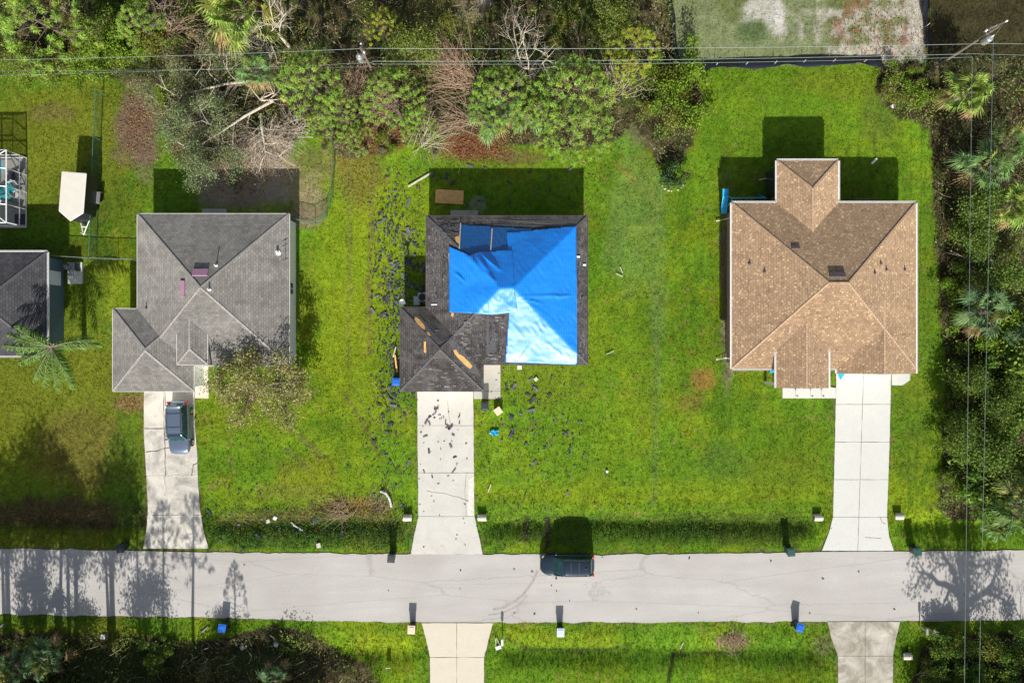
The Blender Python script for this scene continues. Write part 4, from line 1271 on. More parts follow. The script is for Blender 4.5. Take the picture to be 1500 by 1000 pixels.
def pine_meshes(seed, Rr, H, ntuft, base=(.25, .37, .07), per=150, gap=.50, z0=.5, gaps=.36):
    rs = np.random.RandomState(seed); mb = MB()
    lean = rs.uniform(-.4, .4, 2)
    mb.tube([(0, 0, -.1), (lean[0] * .4, lean[1] * .4, H * .4), (lean[0], lean[1], H * .75), (lean[0] * 1.2, lean[1] * 1.2, H * .95)], [.17, .14, .09, .03], 8)
    K = 24; ends = []
    for i in range(K):
        f = (i + .5) / K; z = H * (z0 + (.94 - z0) * f); an = i * 2.4 + rs.uniform(-.4, .4)
        L = Rr * (1.0 - .7 * f ** 1.5) * rs.uniform(.7, 1.05)
        p0 = Vector((lean[0] * z / H, lean[1] * z / H, z - .35)); d = Vector((math.cos(an), math.sin(an), .02 + .16 * f))
        pts = [p0 + d * L * u + Vector((0, 0, .10 * L * u * u)) + Vector(rs.normal(size=3)) * .05 for u in (0, .35, .7, 1)]
        mb.tube(pts, [.035, .026, .016, .008], 4, cap=False); ends += pts[1:]
    E = np.array([tuple(e) for e in ends])
    cen = []; tries = 0
    while len(cen) < ntuft and tries < 9000:
        tries += 1
        an = rs.uniform(0, 6.283); r = math.sqrt(rs.rand()) * Rr
        lob = .78 + .3 * float(vnoise(math.cos(an) * 2 + seed, math.sin(an) * 2, 1.0, 900 + seed)) 
        x, y = r * math.cos(an), r * math.sin(an)
        if r > Rr * lob: continue
        if float(vnoise(x + 20 + seed, y, .9, 950 + seed)) < gaps * .8: continue
        z = H * (z0 + (1 - z0) * (1 - (r / Rr) ** 1.7)) * .97 + rs.uniform(-.55, .15)
        p = np.array((x + lean[0], y + lean[1], z))
        if cen and np.min(np.linalg.norm(np.array(cen)[:, :2] - p[:2], axis=1)) < gap: continue
        cen.append(p)
    cen = np.array(cen)
    for c in cen:
        e = E[np.argmin(np.linalg.norm(E - c, axis=1))]
        mb.tube([tuple(e), tuple((e + c) / 2 + np.array((0, 0, -.08))), tuple(c)], [.016, .012, .008], 3, cap=False)
    n = len(cen); C0 = shade(base, n, rs, .2, .1)
    c = np.repeat(cen, per, 0) + rs.normal(size=(n * per, 3)) * .085
    d = rnd_dirs(n * per, rs, .25)
    V, F = needles(c, d, np.repeat(rs.uniform(.19, .27, n), per) * rs.uniform(.75, 1.1, n * per), .045, rs)
    C = np.repeat(C0, per, 0) * rs.uniform(.8, 1.25, (n * per, 1)); C = np.repeat(C, 4, 0)
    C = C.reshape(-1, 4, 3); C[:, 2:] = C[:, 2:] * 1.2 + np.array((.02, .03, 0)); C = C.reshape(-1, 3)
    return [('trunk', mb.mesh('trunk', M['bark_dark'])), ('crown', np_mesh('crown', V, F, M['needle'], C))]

def fan_palm_meshes(seed, nf=22, H=3.5, base=(.14, .22, .06), fr=1.15, pet=1.35):
    rs = np.random.RandomState(seed); mb = MB()
    mb.tube([(0, 0, -.1), (.05, 0, H * .5), (0, .05, H)], [.24, .2, .22], 10)
    Vs = []; Cs = []
    for i in range(nf):
        an = i * 2.4 + rs.uniform(-.35, .35); f = i / nf; el = R(82 - 105 * f + rs.uniform(-12, 12))
        d = Vector((math.cos(an) * math.cos(el), math.sin(an) * math.cos(el), math.sin(el)))
        L = pet * rs.uniform(.75, 1.3) * (.6 + .4 * f)
        p0 = Vector((0, 0, H)); p1 = p0 + d * L + Vector((0, 0, -.15 * L))
        mb.tube([p0, p0 + d * L * .5 + Vector((0, 0, .02)), p1], [.03, .022, .015], 4, cap=False)
        side = Vector((-math.sin(an), math.cos(an), 0)); nrm = side.cross(d).normalized()
        tw = rs.uniform(-.6, .6); side = (side * math.cos(tw) + nrm * math.sin(tw)).normalized()
        c0 = shade(base, 1, rs, .3, .12)[0]
        if f > .82 and rs.rand() < .7: c0 = np.array((.30, .21, .10))
        elif rs.rand() < .12: c0 = np.array((.26, .27, .06))
        q = 17; fl = fr * rs.uniform(.8, 1.15)
        for j in range(q):
            a = R(-105 + 210 * j / (q - 1) + rs.uniform(-3, 3)); l = fl * (1 - .34 * abs(a) / 2) * rs.uniform(.8, 1.15)
            dd = (d * math.cos(a) + side * math.sin(a)).normalized(); w = .042
            cr = dd.cross(nrm).normalized() * w
            up = nrm * (.12 * math.cos(a * 2))
            m1 = p1 + dd * l * .5 + up * .5; tip = p1 + dd * l * .95 + Vector((0, 0, -.38 * l))
            Vs += [p1 - cr * .3, p1 + cr * .3, m1 + cr, m1 - cr, m1 - cr, m1 + cr, tip + cr * .1, tip - cr * .1]
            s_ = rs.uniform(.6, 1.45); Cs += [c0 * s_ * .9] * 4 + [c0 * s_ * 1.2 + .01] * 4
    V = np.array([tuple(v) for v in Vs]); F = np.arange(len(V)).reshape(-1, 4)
    return [('trunk', mb.mesh('trunk', M['bark'])), ('crown', np_mesh('crown', V, F, M['leaf'], np.array(Cs)))]

def feather_palm_meshes(seed, dirs, H=4.2, base=(.12, .22, .045)):
    rs = np.random.RandomState(seed); mb = MB()
    mb.tube([(0, 0, -.1), (.05, .02, H * .5), (0, 0, H)], [.26, .17, .16], 10)
    for k in range(8):
        a = k * 2.4; mb.tube([(0, 0, H - .05), (math.cos(a) * .35, math.sin(a) * .35, H + .12)], [.09, .04], 5)
    Vs = []; Cs = []
    for (an, L, el) in dirs:
        an = R(an); el = R(el); hd = Vector((math.cos(an), math.sin(an), 0)); side = Vector((-hd.y, hd.x, 0))
        pts = []
        for i in range(15):
            u = i / 14; pts.append(Vector((0, 0, H)) + hd * L * (u * math.cos(el * (1 - u)) ) + Vector((0, 0, L * (math.sin(el) * u - .42 * u * u))) + side * .15 * math.sin(u * 2.5) * L * .3)
        mb.tube(pts, [.04 * (1 - .85 * i / 14) for i in range(15)], 5, cap=False)
        for i in range(1, 14):
            for q in range(5):
                p = pts[i].lerp(pts[i + 1], q / 5); t = (pts[i + 1] - pts[i]).normalized(); u = (i + q / 5) / 14
                for s in (1, -1):
                    l = .75 * math.sin(math.pi * (.12 + .83 * u)) ** .6 * rs.uniform(.6, 1.15)
                    dd = (side * s * .75 + t * rs.uniform(.4, .8) + Vector((0, 0, rs.uniform(-.9, .1)))).normalized()
                    w = t * .036; m1 = p + dd * l * .55; tip = p + dd * l + Vector((0, 0, -.25 * l))
                    Vs += [p - w * .5, p + w * .5, m1 + w, m1 - w, m1 - w, m1 + w, tip + w * .15, tip - w * .15]
                    c = np.array(base) * rs.uniform(.45, 1.6); Cs += [c] * 8
    V = np.array([tuple(v) for v in Vs]); F = np.arange(len(V)).reshape(-1, 4)
    return [('trunk', mb.mesh('trunk', M['bark'])), ('crown', np_mesh('crown', V, F, M['leaf'], np.array(Cs)))]

def leafy_tree_meshes(seed, Rr, H, base=(.10, .16, .04), per=16, depth=3, lf=.13, spread=.35, barkm='bark', sparse=1.0, kids=3, trunk=.16, pale=None, up=.05, h0f=.35):
    rs = np.random.RandomState(seed); mb = MB(); tips = []
    h0 = H * h0f
    mb.tube([(0, 0, -.15), (rs.uniform(-.1, .1), rs.uniform(-.1, .1), h0 * .5), (rs.uniform(-.15, .15), rs.uniform(-.15, .15), h0)], [trunk * 1.25, trunk, trunk * .8], 8, cap=False)
    nb = 8
    for i in range(nb):
        an = i * 2 * math.pi / nb + rs.uniform(-.4, .4)
        limb(mb, (0, 0, h0 * rs.uniform(.7, 1)), (math.cos(an), math.sin(an), rs.uniform(.35, 1.2) * H / Rr * .5), Rr * .62, trunk * .5, rs, depth - 1, tips, .35, up, kids)
    T = np.array([tuple(t) for t in tips])
    T = T[rs.rand(len(T)) < sparse]
    n = len(T) * per
    c = np.repeat(T, per, 0) + rs.normal(size=(n, 3)) * spread * np.array((1, 1, .7))
    C = np.repeat(shade(base, len(T), rs, .3, .12), per, 0) * rs.uniform(.7, 1.35, (n, 1))
    if pale is not None:
        k = rs.rand(n) < .2; C[k] = np.array(pale) * rs.uniform(.7, 1.2, (k.sum(), 1))
    V, F, C = leaves(c, rs.uniform(lf * .7, lf * 1.3, n), rs.uniform(lf * .35, lf * .6, n), rs, .7, C)
    return [('trunk', mb.mesh('trunk', M[barkm])), ('crown', np_mesh('crown', V, F, M['leaf'], C))]

def bare_tree_meshes(seed, Rr, H, barkm='bark_pale', depth=5, kids=3, trunk=.14, trunkm=None):
    rs = np.random.RandomState(seed); mb = MB(); cr = MB(); tips = []
    mb.tube([(0, 0, -.1), (.05, 0, H * .15), (0, .08, H * .3)], [trunk * 1.2, trunk, trunk * .8], 8, cap=False)
    for i in range(5):
        an = i * 1.257 + rs.uniform(-.3, .3)
        limb(cr, (0, .06, H * rs.uniform(.24, .3)), (math.cos(an) * .55, math.sin(an) * .55, 1), H * .3, trunk * .55, rs, depth - 1, tips, .22, .03, kids, 5, .66)
    return [('trunk', mb.mesh('trunk', M[trunkm or barkm])), ('crown', cr.mesh('crown', M[barkm]))]

def shrub_meshes(seed, Rr, H, base, n=900, lf=.13, lumps=9, up=.7):
    rs = np.random.RandomState(seed); mb = MB()
    lc = np.stack([rs.normal(0, Rr * .42, lumps), rs.normal(0, Rr * .42, lumps), rs.uniform(H * .3, H * .8, lumps)], 1)
    lr = rs.uniform(.3, .55, lumps) * Rr
    for i in range(lumps): mb.tube([(lc[i, 0] * .1, lc[i, 1] * .1, -.1), (lc[i, 0] * .5, lc[i, 1] * .5, lc[i, 2] * .6), tuple(lc[i])], [.03, .022, .012], 4, cap=False)
    k = rs.randint(0, lumps, n); d = rnd_dirs(n, rs, .4)
    c = lc[k] + d * (lr[k] * rs.uniform(.35, 1.05, n))[:, None] * np.array((1, 1, .75)); c[:, 2] = np.maximum(c[:, 2], .05)
    C = shade(base, lumps, rs, .3, .12)[k] * rs.uniform(.65, 1.4, (n, 1))
    V, F, C = leaves(c, rs.uniform(lf * .7, lf * 1.4, n), rs.uniform(lf * .4, lf * .7, n), rs, up, C)
    return [('stem', mb.mesh('stem', M['bark'])), ('foliage', np_mesh('foliage', V, F, M['leaf'], C))]

def place(parts, name, label, cat, px, py, zc, s=1, rz=0, group=None):
    """stand a plant so that its crown at height zc is seen at px,py"""
    x, y = W(px, py, zc * s)
    return tree_thing(name, parts, label, cat, (x, y, float(gheight(x, y))), rz, s, group)

# pines ----------------------------------------------------------
PN = [pine_meshes(11, 3.3, 7.5, 260), pine_meshes(12, 3.3, 8.2, 300, gaps=.2), pine_meshes(13, 2.9, 6.5, 200, gaps=.45), pine_meshes(14, 3.0, 7, 190, base=(.33, .38, .05), gaps=.5)]
G = 'pine trees along the back of the lots'
for args in [
 (0, 'dense green pine in the top left corner', 45, 12, 6.2, 1.2, 0),
 (2, 'small green pine right of the top left corner pine', 190, 28, 5.2, .75, 1),
 (1, 'broad pine left of the transformer pole, with rounded needle tufts', 448, 110, 6.0, .92, 2),
 (2, 'low sprawling pine below the wires by the fallen brush', 500, 165, 3.5, .75, 3),
 (0, 'pine just below the transformer pole', 572, 142, 6.0, .86, 4),
 (2, 'small drooping pine at the lawn edge behind the tarped house', 612, 183, 3.0, .62, 5),
 (2, 'small low pine left of the reddish leaf litter', 520, 205, 2.2, .55, 6),
 (1, 'dense rounded pine above the fan palm at the lawn edge', 737, 130, 6.4, .88, 1.1),
 (1, 'largest pine of the row, right of the bare pale tree', 848, 128, 6.2, 1.05, .5),
 (0, 'sprawling pine whose tufts overhang the lawn', 842, 185, 5.0, .92, 2.2),
 (2, 'pine leaning over between the rounded pine and the sprawling pine', 792, 165, 4.5, .8, 4.2),
 (3, 'yellow green pine beside the black silt fence', 930, 62, 5.0, .8, 3.3),
 (3, 'yellowing storm bent pine under the crossing wires', 912, 108, 3.6, .7, 1.3),
 (3, 'thin pine with orange dead needles at the top edge', 560, 40, 4.5, .6, .3),
 (2, 'small pine low beside the fence corner brush', 470, 185, 2.0, .45, .9)]:
    v, lab, px_, py_, zc, s_, rz_ = args
    place(PN[v], 'pine_tree', lab, 'tree', px_, py_, zc, s_, rz_, G)
# off-frame pines and oaks whose shadows cross the road
OP = [pine_meshes(31, 2.1, 13, 110, per=34, gap=.3, z0=.62, gaps=.5), pine_meshes(32, 1.9, 12, 90, per=34, gap=.3, z0=.66, gaps=.55), leafy_tree_meshes(33, 2.0, 9.5, (.08, .12, .035), per=22, depth=3, lf=.22, spread=.4, h0f=.6, trunk=.1)]
G2 = 'tall trees south of the road casting long shadows'
for i, (px_, py_, s_) in enumerate([(8,1012,1.05),(38,1030,1.2),(52,1008,1.0),(88,1020,1.1),(102,1034,1.25),(125,1008,.7),(162,1010,.95),(207,1018,.9),(214,1040,1.1),(240,1014,.85),(282,1022,1.0),(330,1030,.75),(345,1016,.6),(-30,1010,1.1),(-70,1030,1.2)]):
    x, y = W(px_, py_); tree_thing('tall_pine', OP[i % 3], 'tall tree standing just south of the picture edge, its shadow crossing the road', 'tree', (x, y, -.1), i * 1.3, s_, G2)
BL = leafy_tree_meshes(34, 2.6, 15, (.08, .12, .035), per=20, depth=4, lf=.26, spread=.42, trunk=.22, h0f=.62, sparse=.7)
for i, (px_, py_, s_) in enumerate([(15,1012,1.05),(62,1020,1.15),(112,1010,.95),(168,1024,1.1),(-35,1020,1.1)]):
    x, y = W(px_, py_); tree_thing('tall_tree', BL, 'tall leafy tree south of the picture edge shading the left lawn', 'tree', (x, y, -.1), i * 2.1, s_, 'leafy trees south of the road')
OK = leafy_tree_meshes(41, 3.8, 12.8, (.08, .12, .035), per=12, depth=4, lf=.28, spread=.4, trunk=.6, h0f=.5, sparse=.6)
x, y = W(1412, 1038); tree_thing('oak_tree', OK, 'broad oak just south of the right picture edge', 'tree', (x, y, -.1), .5, 1.0)
x, y = W(1490, 1025); tree_thing('bare_tree', bare_tree_meshes(43, 2.5, 7.5, 'bark', 4), 'bare tree just south of the right picture corner', 'tree', (x, y, -.1), 1.5, 1.0)
# fan palms --------------------------------------------------------
FP = [fan_palm_meshes(51), fan_palm_meshes(52, 30, 3.0, (.15, .25, .08)), fan_palm_meshes(53, 24, 2.4, (.12, .22, .09)), fan_palm_meshes(54, 30, 3.0, (.19, .28, .05))]
G = 'fan palms in the thickets'
for v, lab, px_, py_, zc, s_, rz_ in [
 (3, 'large yellow green fan palm at the top edge left of the bare branches', 345, 12, 3.5, 1.55, 0),
 (1, 'fan palm partly under the brush left of the broad pine', 378, 105, 2.5, .9, 1),
 (1, 'fan palm at the lawn edge below the rounded pine', 722, 172, 2.6, 1.0, 2),
 (1, 'fan palm half hidden between pines by the lawn', 775, 158, 3.0, 1.0, 3),
 (3, 'yellow green fan palm under the corner power pole', 1422, 133, 3.4, 1.1, 1.5),
 (1, 'fan palm in the right thicket beside the tan house back lawn', 1448, 245, 3.2, 1.15, .3),
 (0, 'dark fan palm just above the large right thicket palms', 1470, 215, 2.8, .9, 2.3),
 (3, 'fan palm at the right picture edge beside the tan roof', 1485, 300, 3.2, 1.1, 2.9),
 (2, 'dark green fan palm in the middle of the right thicket', 1447, 455, 2.8, 1.15, 1.9),
 (2, 'fan palm at the right edge below the middle thicket palm', 1492, 500, 2.4, .9, .7),
 (0, 'fan palm at the right end of the road verge', 1482, 735, 2.6, 1.1, .2),
 (1, 'small fan palm below the palm at the verge', 1455, 765, 1.6, .7, 2.2),
 (2, 'shaded fan palm in the bottom left thicket, left one', 22, 975, 1.8, .85, .2),
 (2, 'shaded fan palm in the bottom left thicket, right one', 62, 965, 2.0, .95, 1.2),
 (2, 'small fan palm at the bottom edge left of the yard sign', 403, 992, 1.6, .7, 2.2)]:
    place(FP[v], 'fan_palm', lab, 'palm tree', px_, py_, zc, s_, rz_, G)
QP = feather_palm_meshes(61, [(0, 4.0, 25), (8, 3.6, 30), (176, 3.7, 35), (160, 3.4, 40), (188, 3.2, 20), (205, 3.0, 30), (236, 3.4, 20), (250, 3.6, 15), (265, 3.8, 10), (285, 3.8, 8), (300, 3.0, 30), (140, 2.8, 55)])
place(QP, 'feather_palm', 'wind bent feather palm overhanging the dark grey roof corner', 'palm tree', 76, 508, 4.2, 1.0)
# bare and broken trees ---------------------------------------------
x, y = W(775, 118); tree_thing('bare_tree', bare_tree_meshes(71, 3, 8.5, 'bark_pale', 5), 'bare pale barked tree spreading above the power lines', 'tree', (x, y, -.1), .4)
x, y = W(423, 68); tree_thing('bare_tree', bare_tree_meshes(72, 3, 8.0, 'bark_pale', 4), 'bare forked tree at the top edge left of the transformer pole', 'tree', (x, y, -.1), 2.4)
x, y = W(668, 110); tree_thing('bare_tree', bare_tree_meshes(73, 3, 4.5, 'bark_red', 5, 3, .1), 'tangled leafless brown tree between the transformer pole and rounded pine', 'tree', (x, y, -.1), 1.1)
x, y = W(255, 40); tree_thing('bare_tree', bare_tree_meshes(74, 3, 5, 'bark', 4), 'thin leafless tree in the dark brush at the top left', 'tree', (x, y, -.1), .1)

def fallen_tree(label, base, tip, Rr, seed, leafbase, per=14, lf=.11, sparse=.7, z0=.4, z1=1.8, barkm='bark_pale', reach=1.0, n=9):
    rs = np.random.RandomState(seed); mb = MB(); tips = []
    a = Vector((*W(*base), z0)); b = Vector((*W(*tip), z1)); L = (b - a).length; d = (b - a).normalized()
    o = Vector((a.x, a.y, 0)); a -= o; b -= o
    mb.tube([a, a.lerp(b, .35) + Vector((0, 0, .25)), a.lerp(b, .7), b], [.15, .11, .07, .03], 8)
    for i in range(n):
        f = .2 + .8 * i / (n - 1); p = a.lerp(b, f); s = 1 if i % 2 else -1
        dd = (d * .6 + Vector((-d.y, d.x, 0)) * s * rs.uniform(.5, 1.1) + Vector((0, 0, rs.uniform(-.05, .35)))).normalized()
        limb(mb, p, dd, Rr * .6 * reach, .05, rs, 3, tips, .35, .0, 3, 5, .66)
    T = np.array([tuple(t) for t in tips]); T[:, 2] = np.maximum(T[:, 2], .1)
    T = T[rs.rand(len(T)) < sparse]
    nn = len(T) * per
    c = np.repeat(T, per, 0) + rs.normal(size=(nn, 3)) * .26; c[:, 2] = np.maximum(c[:, 2], .03)
    C = np.repeat(shade(leafbase, len(T), rs, .3, .12), per, 0) * rs.uniform(.65, 1.4, (nn, 1))
    V, F, C = leaves(c, rs.uniform(lf * .7, lf * 1.3, nn), rs.uniform(lf * .35, lf * .6, nn), rs, .6, C)
    t = thing('fallen_tree', label, 'tree', (o.x, o.y, 0))
    for k, v in enumerate(mb.v): mb.v[k] = (v[0], v[1], max(v[2], .03))
    link('trunk', mb.mesh('trunk', M[barkm]), t); link('crown', np_mesh('crown', V, F, M['leaf'], C), t)
    return t
fallen_tree('toppled grey green oak lying behind the grey roofed house', (402, 150), (300, 225), 3.5, 81, (.19, .24, .11), 34, .16, .95)
fallen_tree('second toppled oak top with olive leaves beside the mulched strip', (375, 120), (270, 150), 2.8, 82, (.19, .21, .10), 24, .15, .8)
fallen_tree('bleached dead limbs lying beside the bare sand patch', (385, 170), (395, 232), 2.6, 83, (.40, .33, .25), 9, .10, .7, z1=1.0)
def snag(label, px, py, s):  # big bleached branches
    rs = np.random.RandomState(int(px)); mb = MB(); tips = []
    x, y = W(px, py)
    for i in range(4):
        an = rs.uniform(0, 6.28); limb(mb, (0, 0, .5), (math.cos(an), math.sin(an), .12), 1.5 * s, .07, rs, 3, tips, .4, .0, 2, 5, .7)
    for k, v in enumerate(mb.v): mb.v[k] = (v[0], v[1], max(v[2], .03))
    tag(mb.build('dead_branch', M['bark_pale']), label, 'branch').location = (x, y, .2)
snag('bleached forked branch on the toppled oak, upper one', 385, 150, 1.1)
snag('bleached forked branch on the toppled oak, lower one', 322, 200, .9)
snag('pale broken branch in the brush left of the broad pine', 318, 140, .9)
# broken oak in front of the grey house
BO = leafy_tree_meshes(85, 3.4, 7.2, (.27, .27, .085), per=32, depth=4, lf=.20, spread=.30, barkm='bark', sparse=.85, trunk=.12, pale=(.42, .38, .27), up=-.02, h0f=.4)
place(BO, 'storm_stripped_oak', 'storm stripped oak with thin olive leaves in front of the grey roof', 'tree', 378, 566, 4.2, 1.0, .5)
# round shrub with stones
SB = shrub_meshes(91, 1.25, 1.7, (.06, .11, .04), 1500, .2, 14)
place(SB, 'round_shrub', 'round dark shrub ringed with white stones on the middle lawn', 'shrub', 985, 262, 1.0, .95)
rs = random.Random(5); x0, y0 = W(985, 268)
for i in range(7):
    a = R(205 + i * 22 + rs.uniform(-6, 6)); mb = MB(); r_ = rs.uniform(.06, .11)
    mb.lathe((0, 0, 0), [(r_ * .8, 0), (r_, r_ * .4), (r_ * .8, r_ * .8), (r_ * .3, r_ * .95)], 8, 1, .8)
    o = mb.build('edging_stone', M['stone']); o.location = (x0 + math.cos(a) * 1.05, y0 + math.sin(a) * .85 + .15, -.08)
    tag(o, 'small white stone edging the round dark shrub', 'stone', 'white stones round the shrub')

# thicket shrubs
SH = [shrub_meshes(101, 1.3, 1.8, (.17, .29, .03), 1500, .16), shrub_meshes(102, 1.2, 1.5, (.22, .28, .045), 1400, .13), shrub_meshes(103, 1.4, 2.0, (.13, .20, .035), 1500, .18), shrub_meshes(104, 1.1, 1.1, (.25, .21, .12), 1000, .12)]
rr = random.Random(8)
spots = []
def scatter(n, x0, x1, y0, y1, vs, lab, grp, smin=.7, smax=1.4):
    for i in range(n):
        px_ = rr.uniform(x0, x1); py_ = rr.uniform(y0, y1); s_ = rr.uniform(smin, smax)
        place(SH[rr.choice(vs)], 'thicket_shrub', lab, 'shrub', px_, py_, 1.0, s_, rr.uniform(0, 6.3), grp)
scatter(22, 5, 270, 60, 105, [0, 0, 1], 'bright green shrub in the thicket behind the left back lawn', 'shrubs behind the left back lawn')
scatter(18, 10, 300, 5, 60, [1, 2, 3], 'shaded shrub under the trees at the top left', 'shrubs at the top left')
scatter(12, 948, 1012, 92, 178, [0, 1, 2], 'shrub in the overgrown corner left of the tan house lawn', 'shrubs in the overgrown corner')
scatter(28, 1432, 1500, 330, 750, [0, 1, 2, 2], 'shrub in the thicket right of the tan house', 'shrubs in the right thicket', .8, 2.1)
scatter(20, 1388, 1428, 330, 735, [0, 1, 0], 'pale leaved shrub on the near side of the right thicket', 'shrubs on the near side of the right thicket', .6, 1.0)
scatter(12, 1300, 1380, 100, 150, [0, 1, 1], 'low shrub behind the back right lawn corner', 'shrubs behind the back right lawn', .45, .9)
scatter(10, 640, 900, 5, 60, [1, 3], 'dull green shrub in the clearing at the top', 'shrubs in the top clearing', .5, 1.0)
scatter(6, 10, 480, 950, 998, [2, 1, 2], 'dark shaded shrub in the bottom left thicket', 'shrubs in the bottom left thicket', .6, 1.2)
scatter(12, 1365, 1500, 935, 998, [2, 2, 1], 'dark shaded shrub in the bottom right thicket', 'shrubs in the bottom right thicket', .7, 1.3)
scatter(12, 470, 640, 190, 225, [0, 1, 3], 'low weedy shrub at the lawn edge behind the tarped house', 'weeds behind the tarped house', .35, .7)

BT = [leafy_tree_meshes(44, 1.7, 4.4, (.08, .13, .04), per=22, depth=3, lf=.24, spread=.45, trunk=.1, h0f=.25), leafy_tree_meshes(45, 1.9, 5.0, (.09, .13, .04), per=22, depth=3, lf=.24, spread=.45, trunk=.1, h0f=.25)]
for i in range(26):
    px_ = (-20 + i * 29) if i < 17 else (1365 + (i - 17) * 20)
    x, y = W(px_, 1030 + (i * 37 % 11)); tree_thing('bushy_tree', BT[i % 2], 'bushy tree just south of the picture edge shading the thicket', 'tree', (x, y, -.1), i * 1.7, 1, 'bushy trees south of the thickets')
def brush_pile(label, px, py, head, spread, n, L, seed, hz=1.2, mat='bark_red'):
    r = random.Random(seed); x, y = W(px, py, .5); m = MB()
    for i in range(n):
        a = R(head + r.gauss(0, spread)); l = L * r.uniform(.45, 1.1); p = Vector((r.gauss(0, .5), r.gauss(0, .5), r.uniform(.05, hz * .6))); cv = r.uniform(-.5, .5); pts = []
        for k in range(7):
            u = k / 6; aa = a + cv * u; pts.append(p.copy()); p = p + Vector((math.cos(aa), math.sin(aa), 0)) * l / 6; p.z = max(.04, pts[0].z + hz * math.sin(u * 2.6) * r.uniform(.6, 1.0))
        m.tube(pts, [.022 * (1 - .8 * k / 6) for k in range(7)], 4, cap=False)
    o = m.build('brush_pile', M[mat]); o.location = (x, y, 0); return tag(o, label, 'brush pile')
M['vine'] = plain('dry_vine', (.36, .25, .17), .85, scale=4)
M['vine_pale'] = plain('bleached_vine', (.5, .44, .36), .85, scale=4)
TT = leafy_tree_meshes(46, 1.9, 5.5, (.12, .19, .035), per=30, depth=3, lf=.2, spread=.42, trunk=.12, h0f=.35)
for i, (px_, py_) in enumerate([(1440,560),(1475,600),(1430,640),(1470,670),(1492,570),(1445,350),(1490,400),(1452,300)]):
    place([TT][0], 'thicket_tree', 'small dark leaved tree inside the right thicket', 'tree', px_, py_, 4.2, .75 + .1 * (i % 4), i * 1.1, 'trees inside the right thicket')
TT2 = leafy_tree_meshes(47, 2.0, 6.5, (.17, .22, .04), per=26, depth=3, lf=.18, spread=.45, trunk=.12, h0f=.4)
for i, (px_, py_, lab) in enumerate([(120,30,'yellow green leafy tree between the corner pine and the small pine'),(905,20,'leafy green tree at the top edge beside the black silt fence'),(600,60,'olive leaved tree right of the transformer pole'),(20,85,'leafy tree over the bright bushes at the left edge')]):
    place(TT2, 'leafy_tree', lab, 'tree', px_, py_, 4.8, .8 + .1 * (i % 3), i * 1.7)
brush_pile('heap of long dry brown stems under the lines left of the rounded pine', 690, 118, 155, 32, 120, 5.5, 1, 1.6, 'vine')
brush_pile('lower heap of dry stems above the reddish litter', 688, 175, 190, 30, 70, 4.2, 2, 1.0, 'vine')
brush_pile('dry stems fanning out below the transformer pole', 570, 150, 200, 60, 60, 3.5, 3, 1.0, 'vine')
brush_pile('bleached stems tangled in the brush left of the forked bare tree', 390, 75, 200, 50, 70, 5.0, 4, 1.2, 'vine_pale')
brush_pile('pale stems arching in the dark brush at the top left', 240, 50, 10, 60, 50, 4.5, 5, 1.2, 'vine')
brush_pile('dry stems in the top clearing right of the bare pale tree', 850, 95, 160, 60, 40, 3.5, 6, 1.0, 'vine')
brush_pile('pale dry stems in the right thicket beside the overhead lines', 1440, 380, 120, 80, 36, 3.0, 7, 1.0, 'vine_pale')
brush_pile('dry yard cuttings heaped in the swale left of the pale driveway', 500, 748, 180, 75, 55, 1.9, 8, .25, 'vine')
brush_pile('brown stems heaped on the south verge', 1075, 941, 60, 90, 60, 1.3, 9, .25, 'vine')
brush_pile('dark branches lying in the swale beside the white hose', 548, 742, 40, 25, 26, 2.4, 10, .3, 'bark')
brush_pile('dry brown scrub beside the transformer pole top', 520, 100, 250, 70, 60, 3.6, 11, 1.2, 'vine')
brush_pile('orange brown dead branches between the two pines left of the pole', 520, 130, 100, 90, 50, 2.6, 12, 1.4, 'vine')
brush_pile('tangled pale branches above the lawn behind the tarped house', 620, 205, 20, 70, 50, 3.0, 13, .8, 'vine_pale')
brush_pile('dry branches in front of the yellow green pines', 905, 130, 120, 80, 50, 2.8, 14, 1.8, 'vine_pale')
brush_pile('pale broken twigs at the foot of the broad pine', 430, 190, 30, 80, 60, 2.2, 15, .6, 'vine_pale')
brush_pile('brown branches lying in the top left thicket near the wires', 290, 85, 200, 60, 60, 3.4, 16, 1.0, 'vine')
brush_pile('haze of fine bleached twigs over the bare sand behind the grey roofed house', 392, 200, 250, 75, 170, 3.2, 21, .9, 'vine_pale')
brush_pile('fine grey twigs at the left end of the toppled oak', 300, 165, 180, 75, 110, 2.8, 22, .9, 'vine_pale')
brush_pile('dead brown twigs among the leaves of the toppled oak', 345, 215, 230, 90, 110, 2.4, 23, 1.0, 'vine')
t = thing('cut_stump', 'sawn tree stump with orange cut face left of the broad pine', 'stump', (*W(418, 141), -.1))
MB().tube([(0, 0, 0), (.0, -.3, .4), (0, -.55, .55)], [.35, .27, .24], 12).build('wood', M['bark'], t); MB().tube([(0, -.551, .5505), (0, -.57, .56)], [.22, .22], 12).build('cut_face', M['wood_new'], t)

